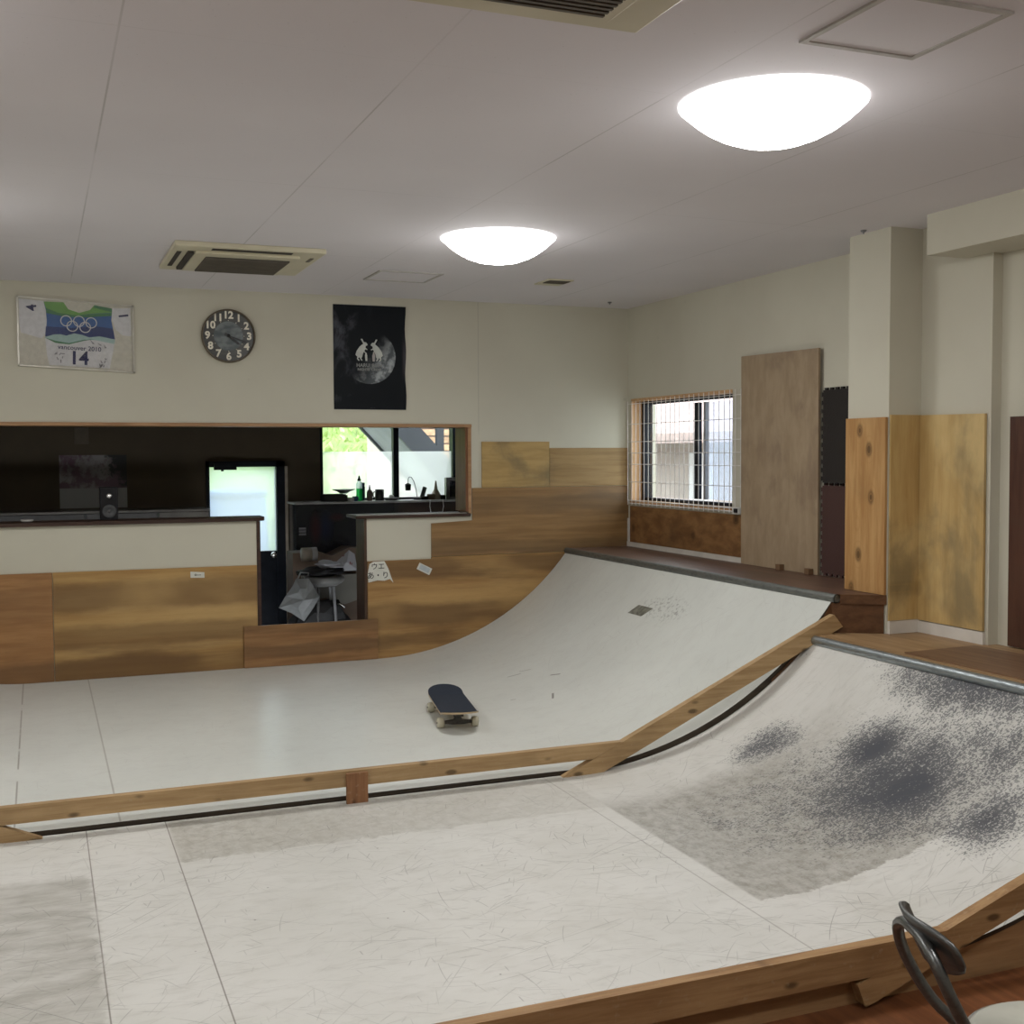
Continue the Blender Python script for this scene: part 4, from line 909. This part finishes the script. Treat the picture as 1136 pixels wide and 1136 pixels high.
MB().lathe([(.035, 0), (.035, .012), (.012, .018), (0, .018)], BLACKP, (3.215, 10.31, SH), 18).build('base', dl)
MB().tube([(3.215, 10.31, SH + .015), (3.205, 10.31, SH + .09), (3.185, 10.31, SH + .165), (3.16, 10.31, SH + .205), (3.14, 10.31, SH + .208), (3.13, 10.31, SH + .19), (3.128, 10.31, SH + .15)], .0035, GREY, 8).build('neck', dl)
MB().lathe([(.024, 0), (.029, .055), (.02, .06), (.006, .068), (0, .068)], BLACKP, (3.128, 10.31, SH + .085), 16).build('lamp_shade', dl)
t = MB(); t.box((-.02, -.006, 0), (.02, .006, .12), plain('handset_grey', (.10, .12, .11), .4), M=rotm(0, .32, 0, (3.262, 10.34, SH))); single(t, 'handset', 'grey handset leaning by the gooseneck lamp', 'handset', bevel=.004)
single(cyl(3.27, [(.03, 0), (.035, .03), (.028, .032), (0, .028)], BLACKP, y=10.26), 'pot', 'low black pot beside the leaning handset', 'pot')
single(cyl(3.335, [(.034, 0), (.04, .035), (.036, .05), (.03, .05), (.03, .01), (0, .01)], plain('pot_tan', (.22, .17, .12), .6), y=10.27), 'pot', 'small tan pot before the bell shaped jar', 'pot')
single(cyl(3.397, [(.05, 0), (.052, .008), (.05, .035), (.035, .06), (.018, .09), (.012, .13), (.006, .168), (0, .17)], plain('bell_pale', (.45, .40, .30), .4), y=10.32), 'bell_jar', 'pale bell shaped jar with pointed top on the window shelf', 'jar')
single(MB().box((3.43, 10.25, SH), (3.468, 10.29, SH + .04), BLACKP), 'box', 'tiny black box beside the grey monitor', 'box', bevel=.003)
mo = empty('monitor', (3.57, 10.3, SH), 0, 'small grey framed dark monitor at the end of the window shelf', 'monitor')
MB().box((3.482, 10.27, SH), (3.70, 10.33, SH + .2), plain('monitor_grey', (.16, .155, .16), .4)).build('case', mo, bevel=.005); MB().box((3.515, 10.264, SH + .022), (3.69, 10.271, SH + .165), plain('screen_dark', (.012, .012, .016), .15)).build('screen', mo)
single(MB().tube([(3.28, 10.13, 1.09), (3.275, 10.125, 1.03), (3.285, 10.12, .96)], .003, WHITE, 6), 'power_cord', 'thin pale cord hanging below the gooseneck lamp', 'cord')
single(MB().tube([(3.40, 10.13, 1.09), (3.405, 10.125, 1.03), (3.39, 10.12, .96)], .003, WHITE, 6), 'power_cord', 'thin pale cord hanging below the bell shaped jar', 'cord')
cu = MB(); NAVY = plain('curtain_navy', (.012, .022, .05), .8)
P = [(3.60 + i * .008, 10.42 + .012 * math.sin(i * 1.6)) for i in range(12)]
n = len(P); cu.add([(x, y, z) for z in (1.2, 2.05) for x, y in P], [(i, i + 1, n + i + 1, n + i) for i in range(n - 1)], NAVY, True); single(cu, 'curtain', 'narrow dark blue curtain at the side of the back room window', 'curtain')

# clutter seen through the passage
tb = empty('round_stool', (2.16, 9.5, ZF - .45), 0, 'grey round topped stool with thin legs in the passage', 'stool')
TG = plain('stool_grey', (.15, .15, .145), .45)
MB().lathe([(0, .0), (.10, -.045), (.155, -.012), (.165, .0), (.165, .03), (.155, .036), (0, .036)], TG, (2.16, 9.5, .47), 28).build('seat', tb)
for sx, sy in ((-1, -1), (1, -1), (-1, 1), (1, 1)):
    MB().tube([(2.16 + sx * .06, 9.5 + sy * .06, .45), (2.16 + sx * .11, 9.5 + sy * .11, ZF - .449)], .012, mat_metal('stool_leg', (.12, .12, .12), .4) if sx < 0 else GREY, 10).build('leg', tb)
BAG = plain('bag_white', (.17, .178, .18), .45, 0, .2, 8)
def crumple(name, label, cat, c, rad, mat, amp=.25, seed=0, squash=(1, 1, 1), rot=(0, 0, 0), n=3):
    random.seed(seed); bm = bmesh.new(); bmesh.ops.create_icosphere(bm, subdivisions=n, radius=1)
    from mathutils import noise as mn
    M_ = Matrix.Translation(c) @ Euler(rot).to_matrix().to_4x4()
    vs = []
    for v in bm.verts:
        k = 1 + amp * mn.noise(v.co * 1.7 + Vector((seed, 0, 0))) + amp * .5 * abs(mn.noise(v.co * 4 + Vector((0, seed, 0))))
        p = Vector((v.co.x * squash[0], v.co.y * squash[1], v.co.z * squash[2])) * rad * k; vs.append(M_ @ p)
    mb = MB(); mb.add(vs, [tuple(x.index for x in f.verts) for f in bm.faces], mat); bm.free()
    return single(mb, name, label, cat)
t = MB(); BG = [(1.885, .515), (1.99, .51), (2.03, .44), (2.075, .36), (2.02, .27), (1.945, .17), (1.85, .24), (1.745, .29), (1.80, .38), (1.86, .46)]
cx_, cz_ = 1.93, .35
vs = [(x, 9.30, z) for x, z in BG] + [(cx_ + (x - cx_) * .55, 9.24 + .012 * ((i * 7) % 3), cz_ + (z - cz_) * .55) for i, (x, z) in enumerate(BG)] + [(cx_, 9.225, cz_)] + [(cx_ + (x - cx_) * .5, 9.37, cz_ + (z - cz_) * .5) for x, z in BG]
n = len(BG)
fs = [(i, (i + 1) % n, n + (i + 1) % n, n + i) for i in range(n)] + [(n + i, n + (i + 1) % n, 2 * n) for i in range(n)] + [(i, 2 * n + 1 + i, 2 * n + 1 + (i + 1) % n, (i + 1) % n) for i in range(n)] + [tuple(2 * n + 1 + i for i in range(n))]
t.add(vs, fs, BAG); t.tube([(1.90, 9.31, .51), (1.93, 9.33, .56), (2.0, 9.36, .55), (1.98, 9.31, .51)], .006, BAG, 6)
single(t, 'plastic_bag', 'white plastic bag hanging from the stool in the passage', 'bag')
crumple('jacket', 'black crumpled jacket lying on the stool under the white cloth', 'jacket', (2.13, 9.5, .545), .17, plain('cloth_black', (.008, .008, .010), .9), .35, 4, (1.05, .85, .22))
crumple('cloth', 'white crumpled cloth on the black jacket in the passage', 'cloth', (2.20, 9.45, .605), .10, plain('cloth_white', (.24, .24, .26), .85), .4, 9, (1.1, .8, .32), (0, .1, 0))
m = Mat('printed_wrapper'); n1 = m.voro(m.obj, 16); col = m.mix(m.mul(m.sm(n1, .3, .2), m.sm(m.noise(m.obj, 8, 2), .45, .55)), (.27, .27, .29), (.13, .008, .014)); PW = m.pbr(col, .5)
t = MB(); t.add([(2.275, 9.6, .60), (2.39, 9.585, .705), (2.44, 9.6, .67), (2.465, 9.6, .53), (2.30, 9.57, .535), (2.36, 9.54, .61)], [(0, 5, 1), (1, 5, 2), (2, 5, 3), (3, 5, 4), (4, 5, 0)], PW)
single(t, 'wrapper', 'white wrapper with red print propped beside the white cloth', 'wrapper', solid=.004)
ro = empty('paper_roll', (2.06, 9.62, .62), 0, 'beige tape roll with white end standing above the stool', 'roll')
MB().lathe([(.055, 0), (.055, .08)], plain('roll_beige', (.17, .145, .11), .7), n=20, M=rotm(0, PI / 2, 0, (2.0, 9.62, .68))).build('roll', ro)
MB().lathe([(.056, 0), (.056, .045), (.02, .047), (0, .04)], plain('roll_white', (.22, .215, .21), .7), n=20, M=rotm(0, PI / 2, 0, (2.08, 9.62, .68))).build('roll_end', ro)
k_ = empty('cardboard_box', (2.25, 9.9, ZF - .45), 0, 'tan cardboard box stacked behind the stool in the passage', 'box')
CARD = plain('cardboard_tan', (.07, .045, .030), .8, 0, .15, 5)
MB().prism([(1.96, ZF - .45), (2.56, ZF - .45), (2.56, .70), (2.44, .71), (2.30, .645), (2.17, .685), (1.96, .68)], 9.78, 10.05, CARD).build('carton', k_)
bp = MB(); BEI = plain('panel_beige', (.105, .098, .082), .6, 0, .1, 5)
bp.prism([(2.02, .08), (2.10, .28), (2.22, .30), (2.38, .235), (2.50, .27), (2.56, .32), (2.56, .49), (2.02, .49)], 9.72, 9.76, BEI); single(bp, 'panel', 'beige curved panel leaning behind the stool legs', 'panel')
single(MB().tube([(2.28, 9.5, .27), (2.30, 9.49, .262), (2.325, 9.49, .24)], .007, CHROME, 8), 'metal_clip', 'shiny bent metal clip near the foot of the beige panel', 'clip')
crumple('crumpled_bag', 'dark bag slumped under the stool in the passage', 'bag', (2.13, 9.55, .10), .2, plain('bag_dark', (.006, .006, .007), .7), .3, 12, (1.3, .7, 1.0))

# ------------------------------------------------------------------ skateboard
SB = empty('skateboard', (2.148, 6.26, 0.), PI / 2 - math.radians(10.6), 'skateboard with dark grip tape standing on the ramp flat', 'skateboard')
GRIP = Mat('grip_tape'); GRIP = GRIP.pbr(GRIP.mix(GRIP.noise(GRIP.obj, 200, 2), (.010, .014, .024), (.024, .031, .046)), .85, 0, .3, GRIP.bump(GRIP.noise(GRIP.obj, 400, 2), .3, .002))
DKW = plain('deck_maple', (.45, .33, .20), .5); WHEEL = plain('wheel_cream', (.50, .47, .36), .5); TRUCK = mat_metal('truck_dark', (.09, .085, .08), .45, .5); BEAR = plain('bearing_dark', (.03, .028, .025), .4, .5)
L_, Wd = .40, .102
def outline(x):
    e = L_ - abs(x); r = .13
    return Wd * (1. if e > r else math.sqrt(max(0., 1 - ((r - e) / r) ** 2)))
def dz_(x):
    e = abs(x) - .235
    return .0 if e < 0 else .22 * e * min(1, e / .05)
NX = 48; xs = [-L_ + 2 * L_ * (0.5 - .5 * math.cos(PI * i / NX)) for i in range(NX + 1)]; NW_ = 8
def deckmesh(mb, z0, top, mat):
    vs = []; fs = []
    for x in xs:
        w_ = max(outline(x), .004)
        for j in range(NW_ + 1):
            y = w_ * (2 * j / NW_ - 1); vs.append((x, y, z0 + dz_(x) + .006 * (y / Wd) ** 2))
    for i in range(NX):
        for j in range(NW_): fs.append((i * 9 + j, i * 9 + 9 + j, i * 9 + 10 + j, i * 9 + 1 + j))
    mb.add(vs, fs, mat, True); return vs
HB = .078
d_ = MB(); v1 = deckmesh(d_, HB, True, DKW); v2 = deckmesh(d_, HB + .0085, True, DKW)
rim = [i * 9 for i in range(NX + 1)] + [NX * 9 + j for j in range(1, 9)] + [i * 9 + 8 for i in range(NX - 1, -1, -1)] + [j for j in range(7, 0, -1)]
k = len(rim); d_.add([v1[i] for i in rim] + [v2[i] for i in rim], [(i, (i + 1) % k, k + (i + 1) % k, k + i) for i in range(k)], DKW)
d_.build('deck', SB, local=True)
g_ = MB(); deckmesh(g_, HB + .0095, True, GRIP); g_.build('grip_tape', SB, local=True)
for sgn in (1, -1):
    tx_ = sgn * .205; tr = MB()
    tr.box((tx_ - .04, -.027, HB - .012), (tx_ + .04, .027, HB + .001), TRUCK)
    tr.prism([(-.09, .024), (-.03, .018), (.03, .018), (.09, .024), (.09, .034), (.022, .043), (.013, .07), (-.013, .07), (-.022, .043), (-.09, .034)], tx_ - .014, tx_ + .014, TRUCK, 'x')
    tr.lathe([(.016, 0), (.018, .018), (.016, .03)], plain('bushing', (.05, .03, .02), .5), (tx_ - sgn * .028, 0, .05), 14); tr.tube([(tx_, -.118, .029), (tx_, .118, .029)], .004, TRUCK, 8)
    tr.build('truck', SB, local=True, bevel=.002)
    for s2 in (1, -1):
        wmb = MB(); wmb.lathe([(.012, -.018), (.023, -.019), (.028, -.012), (.029, .0), (.028, .012), (.023, .019), (.012, .018)], WHEEL, n=24, M=rotm(PI / 2, 0, 0, (tx_, s2 * .095, .029)))
        wo = wmb.build('wheel', SB, local=True)
        bmb = MB(); bmb.lathe([(.012, -.0165), (.011, .0165)], BEAR, n=16, M=rotm(PI / 2, 0, 0, (tx_, s2 * .095, .029))); bo = bmb.build('bearing', wo, local=True)

# ------------------------------------------------------------------ folding chair
CH = empty('folding_chair', (1.788, 1.66, ZF + .004), math.radians(-17), 'dark metal folding chair with pale round seat at the bottom corner', 'chair')
PIPE = mat_metal('chair_pipe_dark', (.15, .155, .155), .28, .4); BK = mat_metal('chair_back_plate', (.14, .145, .145), .32, .3); SEATM = plain('seat_vinyl_grey', (.40, .40, .345), .55, 0, .1, 8); RIM = mat_metal('seat_rim_steel', (.45, .45, .43), .25, .3)
zs = .45
t = MB(); hw = .098
Ph = [(.20, hw + .02, .012), (.10, hw - .005, .17), (-.125, hw - .02, zs), (-.205, hw - .005, .535), (-.255, hw + .005, .62), (-.280, hw - .015, .685), (-.286, hw - .055, .712)]
P = [(x, -y, z) for x, y, z in Ph] + [(-.288, 0, .718)] + Ph[::-1]
def smoothpath(P, k=4):
    Q = []
    for i in range(len(P) - 1):
        p0, p1, p2, p3 = [Vector(P[max(0, min(len(P) - 1, j))]) for j in (i - 1, i, i + 1, i + 2)]
        for s_ in range(k):
            u = s_ / k; Q.append(.5 * ((2 * p1) + (p2 - p0) * u + (2 * p0 - 5 * p1 + 4 * p2 - p3) * u * u + (3 * p1 - p0 - 3 * p2 + p3) * u ** 3))
    Q.append(Vector(P[-1])); return Q
t.tube(smoothpath(P), .0115, PIPE, 12); t.build('back_frame', CH, local=True)
t = MB(); RL = [(-.235, -hw + .03, .012), (-.05, -hw + .035, .26), (.10, -hw + .04, zs - .02), (.10, hw - .04, zs - .02), (-.05, hw - .035, .26), (-.235, hw - .03, .012)]
t.tube([RL[0], RL[1], RL[2]], .011, PIPE, 12); t.build('leg', CH, local=True)
t = MB(); t.tube([RL[5], RL[4], RL[3]], .011, PIPE, 12); t.build('leg', CH, local=True)
t = MB(); t.tube([(-.17, -hw + .02, .10), (-.17, hw - .02, .10)], .008, PIPE, 10); t.build('stretcher', CH, local=True); t = MB(); t.tube([(.145, -hw - .015, .10), (.145, hw + .015, .10)], .008, PIPE, 10); t.build('stretcher', CH, local=True)
t = MB(); t.lathe([(0, .0), (.165, 0), (.172, .004), (.174, .014), (.168, .024), (.160, .024)], RIM, (.005, 0, zs + .008), 40); so = t.build('seat_rim', CH, local=True)
t = MB(); t.lathe([(.162, .0), (.162, .014), (.15, .022), (.10, .026), (0, .028)], SEATM, (.005, 0, zs + .02), 40); t.build('seat', CH, local=True)
# curved back plate, its edges rolled
t = MB(); nu, nv = 16, 6; vs = []
for j in range(nv + 1):
    for i in range(nu + 1):
        u = 2 * i / nu - 1; v_ = j / nv
        half = .108 * (1 - .10 * abs(2 * v_ - 1) ** 3)
        hgt = .095 * (1 - .45 * abs(u) ** 4)
        x = -.285 + (.5 - v_) * .045 * (hgt / .095) + .035 * u * u
        z = .700 + (v_ - .5) * hgt
        vs.append((x + .008, half * u, z))
t.add(vs, [(j * (nu + 1) + i, j * (nu + 1) + i + 1, (j + 1) * (nu + 1) + i + 1, (j + 1) * (nu + 1) + i) for j in range(nv) for i in range(nu)], BK, True)
t.build('backrest', CH, local=True, solid=.008)

# ------------------------------------------------------------------ light
wd = bpy.data.worlds.new('overcast_sky'); bpy.context.scene.world = wd; wd.use_nodes = True
nt = wd.node_tree; bg = nt.nodes['Background']; bg.inputs[0].default_value = (.93, .97, 1., 1); bg.inputs[1].default_value = 3.7

# ------------------------------------------------------------------ camera
yaw, pitch, roll, fpx = .38256, -.0494174, -.00500851, 1305.85
F = Vector((math.sin(yaw) * math.cos(pitch), math.cos(yaw) * math.cos(pitch), math.sin(pitch)))
Rt = Vector((math.cos(yaw), -math.sin(yaw), 0)); U = Rt.cross(F)
R2 = Rt * math.cos(roll) + U * math.sin(roll); U2 = U * math.cos(roll) - Rt * math.sin(roll)
cam = bpy.data.cameras.new('camera'); co = bpy.data.objects.new('camera', cam); C.objects.link(co)
co.matrix_world = Matrix(((R2.x, U2.x, -F.x, 0), (R2.y, U2.y, -F.y, 0), (R2.z, U2.z, -F.z, 1.5), (0, 0, 0, 1)))
cam.sensor_width = 36; cam.sensor_fit = 'HORIZONTAL'; cam.lens = fpx / 1136 * 36; cam.clip_start = .05
sc = bpy.context.scene; sc.camera = co
sc.view_settings.view_transform = 'Standard'; sc.view_settings.look = 'None'; sc.view_settings.exposure = .36; sc.view_settings.gamma = 1.03
sc.cycles.use_denoising = True; sc.cycles.max_bounces = 8; sc.cycles.diffuse_bounces = 5; sc.cycles.transparent_max_bounces = 12
sc.cycles.sample_clamp_indirect = 6
